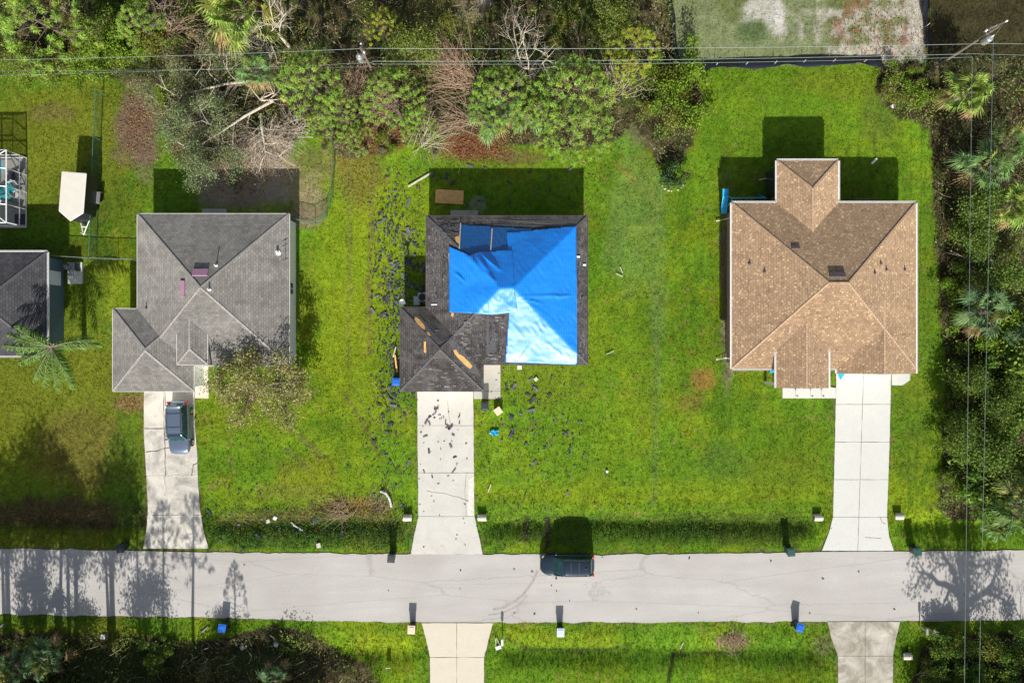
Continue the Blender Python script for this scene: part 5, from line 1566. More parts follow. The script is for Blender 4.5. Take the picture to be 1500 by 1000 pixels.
# ------------------------------------------------------------------ undergrowth, twigs, grass (stuff)
def forest_mask(px, py):
    w1 = (fbm(px, py, 16, 202) - .5) * 10; w2 = (fbm(px, py, 6, 203, 3) - .5) * 8
    f = np.zeros(px.shape, bool)
    for P in FOREST: f |= inpoly(px + w1, py + w2, P)
    return f
rs = np.random.RandomState(5)
def undergrowth():
    n = 420000
    px = rs.uniform(-120, 1620, n); py = rs.uniform(-90, 1050, n)
    k = forest_mask(px, py) & ~on_hard(px, py, 2)
    dens = fbm(px, py, 30, 401)
    bare = np.zeros(n)
    for (cx, cy, rx, ry, w) in ((202,185,36,62,1),(360,265,80,45,.9),(650,35,60,60,.75),(872,30,34,70,.95),(700,215,44,24,.9),(545,200,50,20,.7),(650,100,70,30,.5),(945,180,30,34,.8),(420,210,40,40,.6),(1395,420,26,60,.5)):
        bare = np.maximum(bare, w * (1 - sstep(.6, 1.2, np.sqrt(((px - cx) / rx) ** 2 + ((py - cy) / ry) ** 2))))
    k &= rs.rand(n) < sstep(.2, .5, dens) * (1 - bare) + .10
    px = px[k]; py = py[k]; n = len(px)
    X = (px - 750) / PXM; Y = (500 - py) / PXM
    hh = fbm(X, Y, 2.6, 403) ; H = np.clip((hh - .34) * 5, .05, 2.0)
    Z = gheight(X, Y) + H * rs.uniform(.25, 1, n) ** .5
    a = fbm(X, Y, 3.0, 405); b = fbm(X, Y, 1.6, 406)
    C = np.zeros((n, 3)) + np.array((.13, .21, .04))
    C = mixc(C, (.21, .31, .04), sstep(.48, .62, a + .1 * (px < 260) - .12 * (px > 1390)) * .9)
    C = mixc(C, (.06, .12, .035), sstep(.5, .35, a) * .8)
    C = mixc(C, (.24, .20, .10), sstep(.52, .66, b) * .75)
    C = mixc(C, (.36, .36, .03), blob(px, py, 25, 118, 30, 7, .3, 408) * .8)
    C = mixc(C, (.16, .19, .025), blob(px, py, 40, 118, 60, 12, .3, 407) * .9)
    br = rs.rand(n) < .10; C[br] = np.array((.25, .16, .08))
    gr = rs.rand(n) < .07; C[gr] = np.array((.30, .30, .22))
    C *= rs.uniform(.6, 1.45, (n, 1))
    V, F, C = leaves(np.stack([X, Y, Z], 1), rs.uniform(.10, .27, n), rs.uniform(.05, .13, n), rs, .55, C)
    tag(link('undergrowth', np_mesh('undergrowth', V, F, M['leaf'], C)), 'mixed green and brown undergrowth filling the thickets', 'undergrowth', kind='stuff')
undergrowth()
def ditch_weeds():
    n = 60000
    px = rs.uniform(300, 1200, n); py = rs.uniform(738, 806, n)
    k = ~on_hard(px, py, 5) & (rs.rand(n) < np.where(px < 605, .75 * sstep(738, 752, py), .35 * np.exp(-((py - 772) / 16) ** 2)) * sstep(.3, .6, fbm(px, py, 22, 431)))
    px = px[k]; py = py[k]; n = len(px); X = (px - 750) / PXM; Y = (500 - py) / PXM
    Z = gheight(X, Y) + rs.uniform(.04, .3, n) * fbm(X, Y, 1.0, 432) * 1.6
    C = mixc(np.zeros((n, 3)) + np.array((.075, .17, .03)), (.15, .22, .03), sstep(.45, .65, fbm(X, Y, 1.5, 433))); C *= rs.uniform(.6, 1.5, (n, 1))
    V, F, C = leaves(np.stack([X, Y, Z], 1), rs.uniform(.07, .17, n), rs.uniform(.04, .09, n), rs, .8, C)
    tag(link('ditch_weeds', np_mesh('ditch_weeds', V, F, M['leaf'], C)), 'rough dark green weeds growing along the roadside ditch', 'weeds', kind='stuff')
ditch_weeds()
def sticks():
    n = 24000
    px = rs.uniform(-20, 1520, n); py = rs.uniform(-20, 1010, n)
    k = forest_mask(px, py) & ~on_hard(px, py, 2)
    w = np.zeros(n) + .3
    for (cx, cy, rx, ry, q) in ((650,90,95,45,1),(370,190,90,80,1),(620,170,110,40,.9),(210,60,120,40,.6),(420,60,60,50,.8),(900,90,50,60,.5),(780,70,80,50,.5),(1430,600,70,160,.4),(480,200,60,40,.9)):
        w = np.maximum(w, q * (1 - sstep(.7, 1.2, np.sqrt(((px - cx) / rx) ** 2 + ((py - cy) / ry) ** 2))))
    k &= rs.rand(n) < w
    px = px[k]; py = py[k]; n = len(px)
    X = (px - 750) / PXM; Y = (500 - py) / PXM; Z = gheight(X, Y) + rs.uniform(.05, 1.3, n) 
    an = rs.uniform(0, 6.28, n); fl = (vnoise(X, Y, 3, 411) * 6.28)
    an = np.where(rs.rand(n) < .6, fl + rs.normal(0, .35, n), an); el = rs.normal(0, .25, n)
    d = np.stack([np.cos(an) * np.cos(el), np.sin(an) * np.cos(el), np.sin(el)], 1)
    L = rs.uniform(.3, 1.7, n)[:, None]; w = rs.uniform(.008, .022, n)[:, None]
    c = np.stack([X, Y, Z], 1); s = np.cross(d, [0, 0, 1.0]); s /= np.linalg.norm(s, axis=1, keepdims=True)
    u = np.cross(s, d); bend = s * (rs.normal(0, .12, n)[:, None] * L)
    V = []; F = []; ring = []
    for t_, q in ((-.5, 1), (0, .8), (.5, .25)):
        m = c + d * L * t_ + bend * (1 - 4 * t_ * t_)
        for aa in range(3):
            ring.append(m + (s * math.cos(aa * 2.094) + u * math.sin(aa * 2.094)) * w * q)
    V = np.stack(ring, 1).reshape(-1, 3); base = np.arange(n)[:, None] * 9
    fs = []
    for r_ in (0, 3):
        for aa in range(3): fs.append(base + np.array([[r_ + aa, r_ + (aa + 1) % 3, r_ + 3 + (aa + 1) % 3, r_ + 3 + aa]]))
    F = np.concatenate(fs, 0)
    C = np.where(rs.rand(n, 1) < .4, np.array([[.5, .44, .36]]), np.array([[.27, .18, .12]])) * rs.uniform(.6, 1.2, (n, 1))
    tag(link('fallen_twigs', np_mesh('fallen_twigs', V, F, M['twig'], np.repeat(C, 9, 0))), 'tangle of pale and brown fallen twigs among the trees', 'twigs', kind='stuff')
sticks()
def grass():
    n = 230000
    px = rs.uniform(-40, 1540, n); py = rs.uniform(-30, 1030, n)
    k = ~on_hard(px, py, 0) & ~(forest_mask(px, py) & (rs.rand(n) < .7)) & ~(inpoly(px, py, LOT) & (rs.rand(n) < .5))
    bare = blob(px, py, 202, 185, 34, 62, .5, 310) + blob(px, py, 360, 268, 62, 38, .5, 311) + blob(px, py, 405, 260, 45, 30, .5, 312)
    k &= rs.rand(n) > bare * .9
    px = px[k]; py = py[k]; n = len(px)
    X = (px - 750) / PXM; Y = (500 - py) / PXM; Z = gheight(X, Y)
    C = gcolor(px, py)
    long_ = np.exp(-((py - 770) / 22) ** 2) + np.exp(-((py - 950) / 30) ** 2) + .25 * (py < 140) + .3 * np.exp(-((py - 116) / 10) ** 2)
    tall = .05 + .07 * fbm(X, Y, 1.2, 421) + .08 * np.clip(long_, 0, 1)
    m = 3
    c = np.repeat(np.stack([X, Y, Z], 1), m, 0) + rs.normal(size=(n * m, 3)) * np.array((.05, .05, 0)) 
    d = rnd_dirs(n * m, rs, 1.0); d[:, 2] = np.abs(d[:, 2]) + .15; d /= np.linalg.norm(d, axis=1, keepdims=True)
    V, F = needles(c, d, np.repeat(tall, m) * rs.uniform(.7, 1.6, n * m), .035, rs)
    Cc = np.repeat(C, m, 0) * rs.uniform(.6, 1.6, (n * m, 1)); q = rs.rand(n * m) < .04; Cc[q] = Cc[q] * .6 + np.array((.12, .12, .03))
    tag(link('grass', np_mesh('grass', V, F, M['grass'], np.repeat(Cc, 4, 0))), 'short green lawn grass with longer tufts in the swales', 'grass', kind='stuff')
grass()
def litter():
    P = [(202,185,30,60,1100),(350,262,60,40,500),(545,200,60,24,900),(700,215,46,24,1500),(620,280,80,60,300),(520,250,40,60,300),(1290,50,60,45,900),(380,590,70,40,200),(520,745,50,16,400),(430,760,90,18,400),(195,590,30,12,120),(1075,942,30,12,200),(870,245,60,20,150),(750,500,600,300,500),(1395,300,20,180,500),(1010,150,14,40,400)]
    cs = []
    for cx, cy, rx, ry, n in P:
        a = rs.normal(size=(n, 2)) * .55; cs.append(np.stack([cx + a[:, 0] * rx, cy + a[:, 1] * ry], 1))
    p = np.concatenate(cs); p = p[~on_hard(p[:, 0], p[:, 1], 1)]; n = len(p)
    X = (p[:, 0] - 750) / PXM; Y = (500 - p[:, 1]) / PXM
    C = np.where(rs.rand(n, 1) < .6, np.array([[.28, .11, .05]]), np.array([[.36, .24, .12]])) * rs.uniform(.6, 1.3, (n, 1))
    V, F, C = leaves(np.stack([X, Y, gheight(X, Y) + .09], 1), rs.uniform(.08, .2, n), rs.uniform(.05, .1, n), rs, 1.5, C)
    tag(link('leaf_litter', np_mesh('leaf_litter', V, F, M['leaf'], C)), 'reddish brown fallen leaves scattered on the lawns', 'leaves', kind='stuff')
litter()

# ------------------------------------------------------------------ torn shingles on the ground
def shingle_mesh(seed):
    r = random.Random(seed); L = r.uniform(.28, .6); w = r.uniform(.10, .2); n = 5; vs = []; k = r.uniform(-.12, .12)
    for i in range(n):
        x = -L / 2 + L * i / (n - 1); z = .03 + k * (x / L * 2) ** 2 + r.uniform(0, .02)
        a = w / 2 * r.uniform(.7, 1.05); b = w / 2 * r.uniform(.7, 1.05)
        vs += [(x, -a, z), (x, b, z + r.uniform(-.01, .03)), (x, -a, z + .012), (x, b, z + .02)]
    fs = []
    for i in range(n - 1):
        a = i * 4; b = a + 4
        fs += [(a + 2, b + 2, b + 3, a + 3), (a, a + 1, b + 1, b), (a, b, b + 2, a + 2), (a + 1, a + 3, b + 3, b + 1)]
    fs += [(0, 2, 3, 1), ((n - 1) * 4, (n - 1) * 4 + 1, (n - 1) * 4 + 3, (n - 1) * 4 + 2)]
    mb = MB(); mb.add(vs, fs); return mb
SM = [shingle_mesh(i).mesh('torn_shingle', M['shingle_bit'] if i % 3 else M['shingle_pale']) for i in range(9)]
rr = random.Random(99)
def gz(x, y): return float(gheight(x, y))
def scat(n, f, lab, grp, zlift=.02, smin=.55, smax=1.5):
    for i in range(n):
        px_, py_ = f(); x, y = W(px_, py_)
        hard = bool(on_hard(np.array([px_]), np.array([py_]), 0)[0])
        z = .035 if hard else gz(x, y) + .05
        o = bpy.data.objects.new('torn_shingle', SM[rr.randrange(9)]); col.objects.link(o)
        o.location = (x, y, z); o.rotation_euler = (rr.uniform(-.12, .12), rr.uniform(-.12, .12), rr.uniform(0, 6.3))
        s_ = smin + (smax - smin) * rr.random() ** 1.6; o.scale = (s_ * rr.uniform(.7, 1.3), s_ * rr.uniform(.7, 1.4), 1)
        tag(o, lab, 'shingle', grp)
_dr = [(rr.gauss(580, 16), rr.uniform(330, 600), rr.uniform(8, 18)) for _ in range(22)]
def west():
    if rr.random() < .45:
        a, b, c = rr.choice(_dr); x, y = rr.gauss(a, c), rr.gauss(b, c)
        if 540 < x < 622 and not on_hard(np.array([x]), np.array([y]), 0)[0]: return x, y
    while True:
        y = rr.uniform(245, 745); t = math.exp(-((y - 430) / 110) ** 2)
        x = rr.gauss(578 if y < 560 else 570, 15 + 10 * t)
        if y > 560: x = rr.gauss(565 + (y - 560) * .05, 14)
        if 540 < x < 620 and not on_hard(np.array([x]), np.array([y]), 0)[0] and rr.random() < .35 + t: return x, y
scat(138, west, 'torn charcoal shingle on the grass strip left of the tarped house', 'torn shingles left of the tarped house')
scat(32, lambda: (rr.uniform(590, 622), rr.uniform(372, 445)), 'torn shingle in the shaded corner by the tarped house condenser', 'torn shingles in the corner by the condenser')
scat(30, lambda: (rr.triangular(614, 690, 650), rr.triangular(575, 720, 620)), 'torn shingle lying on the pale driveway of the tarped house', 'torn shingles on the driveway', .02, .4, 1.05)
scat(38, lambda: (rr.triangular(735, 900, 745), rr.triangular(545, 700, 570)), 'torn shingle on the front lawn right of the tarped house porch', 'torn shingles on the front lawn')
scat(22, lambda: (rr.uniform(635, 850), rr.uniform(230, 305)), 'torn shingle in the shaded back lawn of the tarped house', 'torn shingles in the back lawn')
scat(26, lambda: (rr.uniform(300, 600), rr.triangular(735, 806, 770)), 'torn shingle in the roadside swale left of the pale driveway', 'torn shingles in the left swale')
scat(12, lambda: (rr.uniform(710, 930), rr.uniform(690, 800)), 'torn shingle near the swale before the dark car', 'torn shingles near the right swale', .02, .5, .9)
# smaller bits, uncountable
def crumbs():
    n = 1000; p = np.array([west() for _ in range(n)]); p = np.concatenate([p, np.stack([rs.uniform(310, 900, 260), rs.uniform(600, 806, 260)], 1), np.stack([rs.uniform(700, 860, 120), rs.uniform(540, 700, 120)], 1), np.stack([rs.uniform(350, 1450, 22), rs.uniform(815, 900, 22)], 1)])
    n = len(p); X = (p[:, 0] - 750) / PXM; Y = (500 - p[:, 1]) / PXM
    hard = on_hard(p[:, 0], p[:, 1], 0); Z = np.where(hard, .04, gheight(X, Y) + .10)
    C = np.zeros((n, 3)) + np.array((.06, .065, .085)); C *= rs.uniform(.5, 2.0, (n, 1))
    V, F, C = leaves(np.stack([X, Y, Z], 1), rs.uniform(.1, .32, n), rs.uniform(.08, .19, n), rs, 3.0, C)
    tag(link('shingle_crumbs', np_mesh('shingle_crumbs', V, F, M['twig'], C)), 'small crumbs of torn shingle strewn over lawns and driveway', 'debris', kind='stuff')
crumbs()

# ------------------------------------------------------------------ boards, pipes and yard things
def board(name, label, cat, P, w, th, mat, z=.08):
    a = Vector((*W(*P[0]), z)); b = Vector((*W(*P[1]), z)); d = b - a
    mb = MB(); mb.box((0, 0, 0), (d.length, w, th)); o = mb.build(name, mat)
    o.location = (a + b) / 2; o.rotation_euler = (0, R(1.5), math.atan2(d.y, d.x)); tag(o, label, cat); return o
board('plywood_sheet', 'orange plywood sheet on the back lawn of the tarped house', 'board', [(638,287.5),(679,289.5)], 1.22, .03, M['wood_new'], .06)
board('plank', 'long pale plank on the lawn left of the plywood sheet', 'plank', [(598,274),(631,254)], .16, .04, M['wood_gray'])
board('stick', 'short white stick, upper one of the V on the lawn between houses', 'stick', [(908,391),(912,400)], .07, .03, M['stone'])
board('stick', 'short white stick, lower one of the V on the lawn between houses', 'stick', [(902,401),(912,405)], .07, .03, M['stone'])
board('stick', 'pale stick right of the tarped roof front corner', 'stick', [(888,519),(899,514)], .06, .03, M['stone'])
board('plank', 'thin pale plank on the lawn right of the pale driveway', 'plank', [(715,720),(719,709)], .08, .03, M['wood_gray'])
board('plank', 'white plank pair in the swale debris, upper one', 'plank', [(428,770),(442,778)], .09, .03, M['plastic_white'], -.3)
board('plank', 'white plank pair in the swale debris, lower one', 'plank', [(425,766),(440,779)], .09, .03, M['wood_gray'], -.32)
board('plank', 'orange timber leaning by the tarped house left wall', 'plank', [(580,520),(583,545)], .14, .05, M['wood_new'], .5)
board('plank', 'pale timber beside the orange one at the tarped house', 'plank', [(577,523),(581,508)], .1, .05, M['wood_gray'], .4)
board('gutter_piece', 'bent white gutter piece on the back lawn of the tan house', 'gutter piece', [(1276,240),(1284,233)], .18, .05, M['plastic_white'])
board('plank', 'pale plank at the lawn edge of the small fenced yard', 'plank', [(1305,158),(1313,152)], .3, .05, M['plastic_white'], .1)
board('stick', 'pale stick on the south verge right of the pale bin', 'stick', [(997,951),(1002,941)], .06, .04, M['wood_gray'], -.15)
board('plank', 'dark rusty plank on the south verge debris', 'plank', [(1051,928),(1055,953)], .14, .05, M['bark_red'], -.1)
board('pipe', 'pale pipe end at the left end of the south verge', 'pipe', [(0,918),(6,913)], .12, .1, M['metal'], .0)
board('pipe', 'dark pipe on the verge left of the blue lidded bin', 'pipe', [(295,926),(305,917)], .1, .1, M['metal'], .0)
for i, (px_, py_, s_, lab) in enumerate([(761,538,.34,'white foam chunk by the tarped house front wall, larger one'),(785,555,.3,'white foam chunk on the front lawn, second from the tarped house'),(151,932,.38,'pale square on the south verge left of the blue lidded bin'),(353,950,.35,'pale tile in the south verge below the blue lidded bin'),(403,945,.36,'white square tile on the south verge right of the blue lidded bin'),(391,764,.34,'white square in the swale debris, leftmost'),(402,759,.3,'white lump in the swale debris, beside the leftmost square'),(467,798,.38,'cream block on the verge near the road edge'),(889,690,.2,'small pale scrap on the front lawn')]):
    x, y = W(px_, py_); mb = MB(); r_ = s_
    mb.box((0, 0, .07), (r_ * 1.1, r_, .14), rz=i * .7); o = mb.build('foam_block' if 'foam' in lab else 'tile', M['stone'] if i % 2 else M['plastic_white'], bevel=.03)
    o.location = (x, y, gz(x, y) + .04); tag(o, lab, 'debris')
# white curved drain hose
mb = MB(); pts = [(558,719),(566,722),(571,730),(574,742)]
mb.tube([(*W(*p), .1) for p in pts], .1, 8); tag(mb.build('drain_hose', M['plastic_white']), 'white curved corrugated hose at the swale edge', 'hose')
# crumpled turquoise sheet
x, y = W(724, 633); g = MB(); g.smooth = False; vs = []; fs = []
r_ = random.Random(4)
for i in range(6):
    for j in range(6): vs.append(((i - 2.5) * .15 + r_.uniform(-.05, .05), (j - 2.5) * .1 + r_.uniform(-.05, .05), .08 + r_.uniform(0, .16)))
for i in range(5):
    for j in range(5):
        if (i, j) not in ((0, 0), (4, 4), (0, 4), (4, 1)): fs.append((i * 6 + j, (i + 1) * 6 + j, (i + 1) * 6 + j + 1, i * 6 + j + 1))
g.add(vs, fs); o = g.build('crumpled_sheet', M['teal_cloth'] if False else M['plastic_sky']); o.location = (x, y, -.02); o.modifiers.new('th', 'SOLIDIFY').thickness = .01
tag(o, 'crumpled turquoise sheet on the lawn right of the pale driveway', 'plastic sheet')
# culvert ends
def culvert(label, px, py, side, flare=False):
    x, y = W(px, py); t = thing('culvert_end', label, 'culvert', (x, y, gz(x, y) + .15), 0, 'culvert pipe ends')
    a = MB(); n = 14
    for k in range(n):
        a0 = math.pi * 2 * k / n; a1 = math.pi * 2 * (k + 1) / n; vs = []
        for (aa, rr_) in ((a0, .22), (a1, .22), (a1, .3), (a0, .3)):
            top = .38 - .3 * (1 - math.sin(aa)) * .5
            vs += [(-.4 * side, math.cos(aa) * rr_, .1 + math.sin(aa) * rr_), (top * side, math.cos(aa) * rr_, .1 + math.sin(aa) * rr_)]
        a.add(vs, [(0, 2, 3, 1), (2, 4, 5, 3), (4, 6, 7, 5), (6, 0, 1, 7), (0, 6, 4, 2), (1, 3, 5, 7)])
    a.build('pipe', M['stone'], t)
    if flare:
        MB().prism([(.35 * side, -.22), (.35 * side, .28), (-.5 * side, -.2)], .22, .32).build('flared_apron', M['plastic_pale'], t)
culvert('round white culvert end left of the clean white driveway', 1197, 757, 1)
culvert('round white culvert end right of the clean white driveway', 1314, 755, -1)
culvert('pale culvert end left of the debris strewn driveway', 598, 757, 1, True)
culvert('pale culvert end right of the debris strewn driveway', 706, 757, -1, True)
culvert('pale culvert end right of the worn south driveway', 1327, 960, -1, True)
# yard sign, black box
t = thing('yard_sign', 'small white yard sign standing near the bottom edge', 'sign', (*W(569, 976), -.3))
MB().box((0, 0, .55), (.36, .04, .5), rx=-.5).build('panel', M['plastic_white'], t); MB().box((0, -.05, .56), (.12, .03, .2), rx=-.5).build('mark', M['rubber'], t)
MB().tube([(0, 0, -.1), (0, 0, .5)], .02).build('stake', M['metal'], t)
# broken mailbox post frame beside the drive
t = thing('broken_stand', 'toppled white stand on the verge beside the white mailbox', 'stand', (*W(730, 948), -.15), R(20))
MB().box((0, 0, .12), (.5, .3, .12)).build('box', M['plastic_white'], t); MB().tube([(-.2, .1, .1), (.1, .95, .35)], .025).build('leg', M['stone'], t); MB().tube([(.2, .1, .1), (.15, .95, .35)], .025).build('leg', M['stone'], t)
# condenser, dish, meters at the tarped house
t = thing('air_conditioner', 'round fan air conditioner beside the tarped house', 'air conditioner', (*W(620, 436), -.02))
MB().box((0, 0, .4), (.75, .75, .8)).build('casing', M['metal'], t, bevel=.04)
MB().lathe((0, 0, .8), [(.32, 0), (.32, .03), (.26, .05), (.08, .05), (.08, .08)], 18).build('fan_grille', M['plastic_dark'], t)
MB().box((-.0, 0, -.02), (1.0, 1.0, .1)).build('pad', M['slab'], t)
boxy('equipment_box', 'pale grey metal box left of the round fan air conditioner', 'box', 612, 441, (.5, .75, .7), 0, M['metal'])
x, y = W(590, 443, 2.9)
t = thing('satellite_dish', 'white satellite dish at the garage roof corner of the tarped house', 'satellite dish', (x, y, 2.85), .6)
MB().lathe((0, 0, .35), [(.04, 0), (.15, .03), (.24, .08), (.26, .1), (.23, .09), (.12, .04)], 18).build('dish', M['metal'], t)
MB().tube([(0.1, -.2, -.1), (0, 0, .35)], .03).build('mount', M['metal'], t); MB().tube([(0, 0, .38), (.25, -.25, .75)], .02).build('arm', M['metal'], t)
# pool pump gear by the dark grey house
x, y = W(111, 400)
t = thing('pool_pump_set', 'pool pump and filter set on a pad beside the dark grey roof', 'pump', (x, y, 0))
MB().box((0, 0, .05), (1.3, 1.9, .2)).build('pad', M['conc_new'], t)
MB().lathe((-.25, .5, .15), [(.28, 0), (.3, .1), (.3, .8), (.2, .95), (.05, 1.0)], 16).build('filter_tank', M['plastic_dark'], t)
MB().box((.25, .5, .55), (.5, .7, .8)).build('heater', M['plastic_dark'], t, bevel=.03)
MB().lathe((-.25, -.35, .15), [(.16, 0), (.18, .3), (.1, .45)], 12).build('pump', M['plastic_white'], t)
pp = MB()
for k in range(5): pp.tube([(-.5 + k * .2, -.6 + .1 * k, .3), (-.3 + k * .15, -.1, .4), (-.2 + k * .1, .3, .35)], .035, 6)
pp.build('pipes', M['plastic_white'], t)
# things by the tan house entrance
x, y = W(1130, 541); boxy('cabinet', 'slate blue cabinet by the tan house entrance', 'cabinet', 1133, 541, (1.0, .5, .6), 0, M['metal'], -.05, M['plastic_sky'])
boxy('planter', 'terracotta planter box beside the tan house entrance', 'planter', 1136, 555, (.5, .9, .5), 0, M['stucco_brown'], -.05)
x, y = W(1232, 548)
o = MB().prism([(-.45, .3), (.45, .3), (.35, .1), (-.1, -.5)], 0, .04).build('blue_cloth', M['plastic_sky']); o.location = (x, y, .05); tag(o, 'bright blue cloth on the clean driveway at the garage', 'cloth')
for i, px_ in enumerate((1165, 1187, 1203)):
    t = thing('path_light', 'small black path light on the tan house entrance path, number from left', 'path light', (*W(px_, 579), .04)); t['label'] = ['black path light, left one on the tan house entrance path', 'black path light, middle one on the tan house entrance path', 'black path light, right one on the tan house entrance path'][i]
    t['group'] = 'path lights at the tan house'
    MB().tube([(0, 0, 0), (0, 0, .35)], .015).build('stake', M['dark_trim'], t); MB().lathe((0, 0, .33), [(.06, 0), (.08, .06), (.01, .1)], 10).build('lamp_head', M['dark_trim'], t)

# ------------------------------------------------------------------ swing set
def swing():
    x, y = W(1093, 292, 1.5)
    t = thing('swing_set', 'blue swing set with slide in the shade of the tan house', 'swing set', (x, y, -.05))
    f = MB(); hh = 2.0
    f.tube([(-1.35, 0, hh), (1.55, 0.05, hh)], .04, 8)
    for sx in (-1.3, 1.5):
        for sy in (-.75, .75): f.tube([(sx, 0, hh), (sx + (.15 if sx > 0 else -.15), sy, 0)], .035, 8)
    f.tube([(-1.3, 0, hh), (-1.9, .6, .9)], .035, 8)
    f.build('frame', M['plastic_sky'], t)
    for sx in (-.6, .35):
        s = MB(); s.box((sx, -.02, .5), (.42, .18, .04))
        s.build('swing_seat', M['plastic_beige'] if sx < 0 else M['plastic_blue'], t)
        c = MB(); c.tube([(sx - .18, 0, .5), (sx - .18, 0, hh)], .012, 4); c.tube([(sx + .18, 0, .5), (sx + .18, 0, hh)], .012, 4); c.build('chain', M['metal'], t)
    sl = MB()
    pts = [(-1.75, .95, .0 + 1.35), (-1.7, .3, 1.2), (-1.6, -.5, .5), (-1.55, -1.0, .25)]
    for i in range(3):
        a = Vector(pts[i]); b = Vector(pts[i + 1]); w_ = Vector((.22, 0, 0)); u = Vector((0, 0, .03))
        sl.add([a - w_, a + w_, b + w_, b - w_, a - w_ - u, a + w_ - u, b + w_ - u, b - w_ - u], [(3, 2, 1, 0), (4, 5, 6, 7), (0, 4, 7, 3), (1, 2, 6, 5), (0, 1, 5, 4), (3, 7, 6, 2)])
    for s in (-.22, .22): sl.tube([(p[0] + s, p[1], p[2] + .06) for p in pts], .035, 6)
    sl.build('slide', M['plastic_sky'], t)
swing()

# ------------------------------------------------------------------ pool enclosure
def lanai():
    x0, y0 = W(-90, 333); x1, y1 = W(39, 231)
    t = thing('pool_enclosure', 'white framed screened pool enclosure at the left edge', 'pool enclosure')
    f = MB(); H = 2.45; HT = 3.1; b_ = .05
    ys = [y0 + .03 + (y1 - y0 - .06) * k / 4 for k in range(5)]
    def bar(a, b, r=b_): f.tube([a, b], r, 4)
    for z in (.08, .9, H): 
        bar((x1, y0, z), (x1, y1, z), .06 if z > 1 else .045); bar((x0, y1, z), (x1, y1, z)); bar((x0, y0, z), (x1, y0, z))
    for y in ys: bar((x1, y, 0), (x1, y, H))
    k = 0
    xs = [x1, x1 - 2.2, x1 - 4.6, x0]
    for x in xs[1:]:
        bar((x, y0, 0), (x, y0, H)); bar((x, y1, 0), (x, y1, H))
    # mansard top
    xi = x1 - 1.2; yi0, yi1 = y0 + 1.2, y1 - 1.2
    bar((xi, yi0, HT), (xi, yi1, HT)); bar((x0, yi1, HT), (xi, yi1, HT)); bar((x0, yi0, HT), (xi, yi0, HT))
    bar((x1, y1, H), (xi, yi1, HT)); bar((x1, y0, H), (xi, yi0, HT))
    for y in ys[1:-1]: bar((x1, y, H), (xi, min(max(y, yi0), yi1), HT)); bar((xi, min(max(y, yi0), yi1), HT), (x0, min(max(y, yi0), yi1), HT))
    for x in xs[1:-1]: bar((x, y1, H), (x, yi1, HT)); bar((x, yi1, HT), (x, yi0, HT)); bar((x, y0, H), (x, yi0, HT))
    f.build('frame', M['white_trim'], t)
    s = MB()
    s.add([(x1, y0, .1), (x1, y1, .1), (x1, y1, H), (x1, y0, H)], [(0, 1, 2, 3)])
    s.add([(x0, y1, .1), (x1, y1, .1), (x1, y1, H), (x0, y1, H)], [(3, 2, 1, 0)])
    s.add([(x0, y0, .1), (x1, y0, .1), (x1, y0, H), (x0, y0, H)], [(0, 1, 2, 3)])
    s.add([(xi, yi0, HT), (xi, yi1, HT), (x0, yi1, HT), (x0, yi0, HT), (x1, y0, H), (x1, y1, H), (x0, y1, H), (x0, y0, H)], [(0, 1, 2, 3), (4, 5, 1, 0), (5, 6, 2, 1), (7, 4, 0, 3)])
    s.build('screen', M['screen'], t)
    # door
    d = MB(); dy = y0 + .12
    MB().box((x1 - .5, y0 + .7, .12), (.9, .9, .06)).build('step_mat', M['cushion'], t)
    # loungers on the deck
    for i, (px_, py_, rz, lab) in enumerate(((18, 258, 25, 'charcoal sun lounger in the pool enclosure, nearer the back lawn'), (20, 302, 160, 'charcoal sun lounger in the pool enclosure, nearer the house'))):
        l = thing('sun_lounger', lab, 'lounger', (*W(px_ + 0, py_, .4), .06), R(rz))
        m = MB(); m.box((0, 0, .32), (1.25, .6, .09)); m.box((.82, 0, .5), (.6, .6, .09), ry=-.7); m.build('cushion', M['cushion'], l, bevel=.03)
        for sx in (-.5, .5):
            for sy in (-.25, .25): MB().box((sx, sy, .14), (.05, .05, .28)).build('leg', M['white_trim'], l)
        MB().box((.95, 0, .72), (.12, .3, .06), ry=-.7).build('pillow', M['plastic_white'], l)
    tb = thing('patio_table', 'teal cloth covered patio table in the pool enclosure', 'table', (*W(14, 277, .7), .06), R(40))
    MB().box((0, 0, .68), (.8, .8, .05)).build('top', M['teal_cloth'], tb, bevel=.02); MB().lathe((0, 0, 0), [(.25, 0), (.05, .05), (.05, .66)], 10).build('pedestal', M['white_trim'], tb)
    um = thing('folded_parasol', 'teal parasol lying crumpled in the pool enclosure', 'parasol', (*W(2, 285, .5), .06), R(70))
    m = MB(); m.lathe((0, 0, .2), [(.9, 0), (.75, .2), (.45, .4), (.1, .5)], 9, 1, .8); m.build('canopy', M['teal_cloth'], um); MB().tube([(0, 0, 0), (0, 0, .75)], .02).build('pole', M['white_trim'], um)
    for i, (px_, py_) in enumerate(((22, 270), (24, 285))):
        c = thing('patio_chair', ['white patio chair above the teal table', 'white patio chair below the teal table'][i], 'chair', (*W(px_, py_, .4), .06), R(40 + 90 * i))
        MB().box((0, 0, .42), (.45, .45, .05)).build('seat', M['plastic_white'], c, bevel=.02); MB().box((0, .22, .68), (.45, .05, .45)).build('backrest', M['plastic_white'], c, bevel=.02)
        for sx in (-.19, .19):
            for sy in (-.19, .19): MB().box((sx, sy, .2), (.035, .035, .4)).build('leg', M['plastic_white'], c)
    slab('pool', [(-80,245),(6,236),(6,252),(-80,300)], .07, M['water'])
lanai()

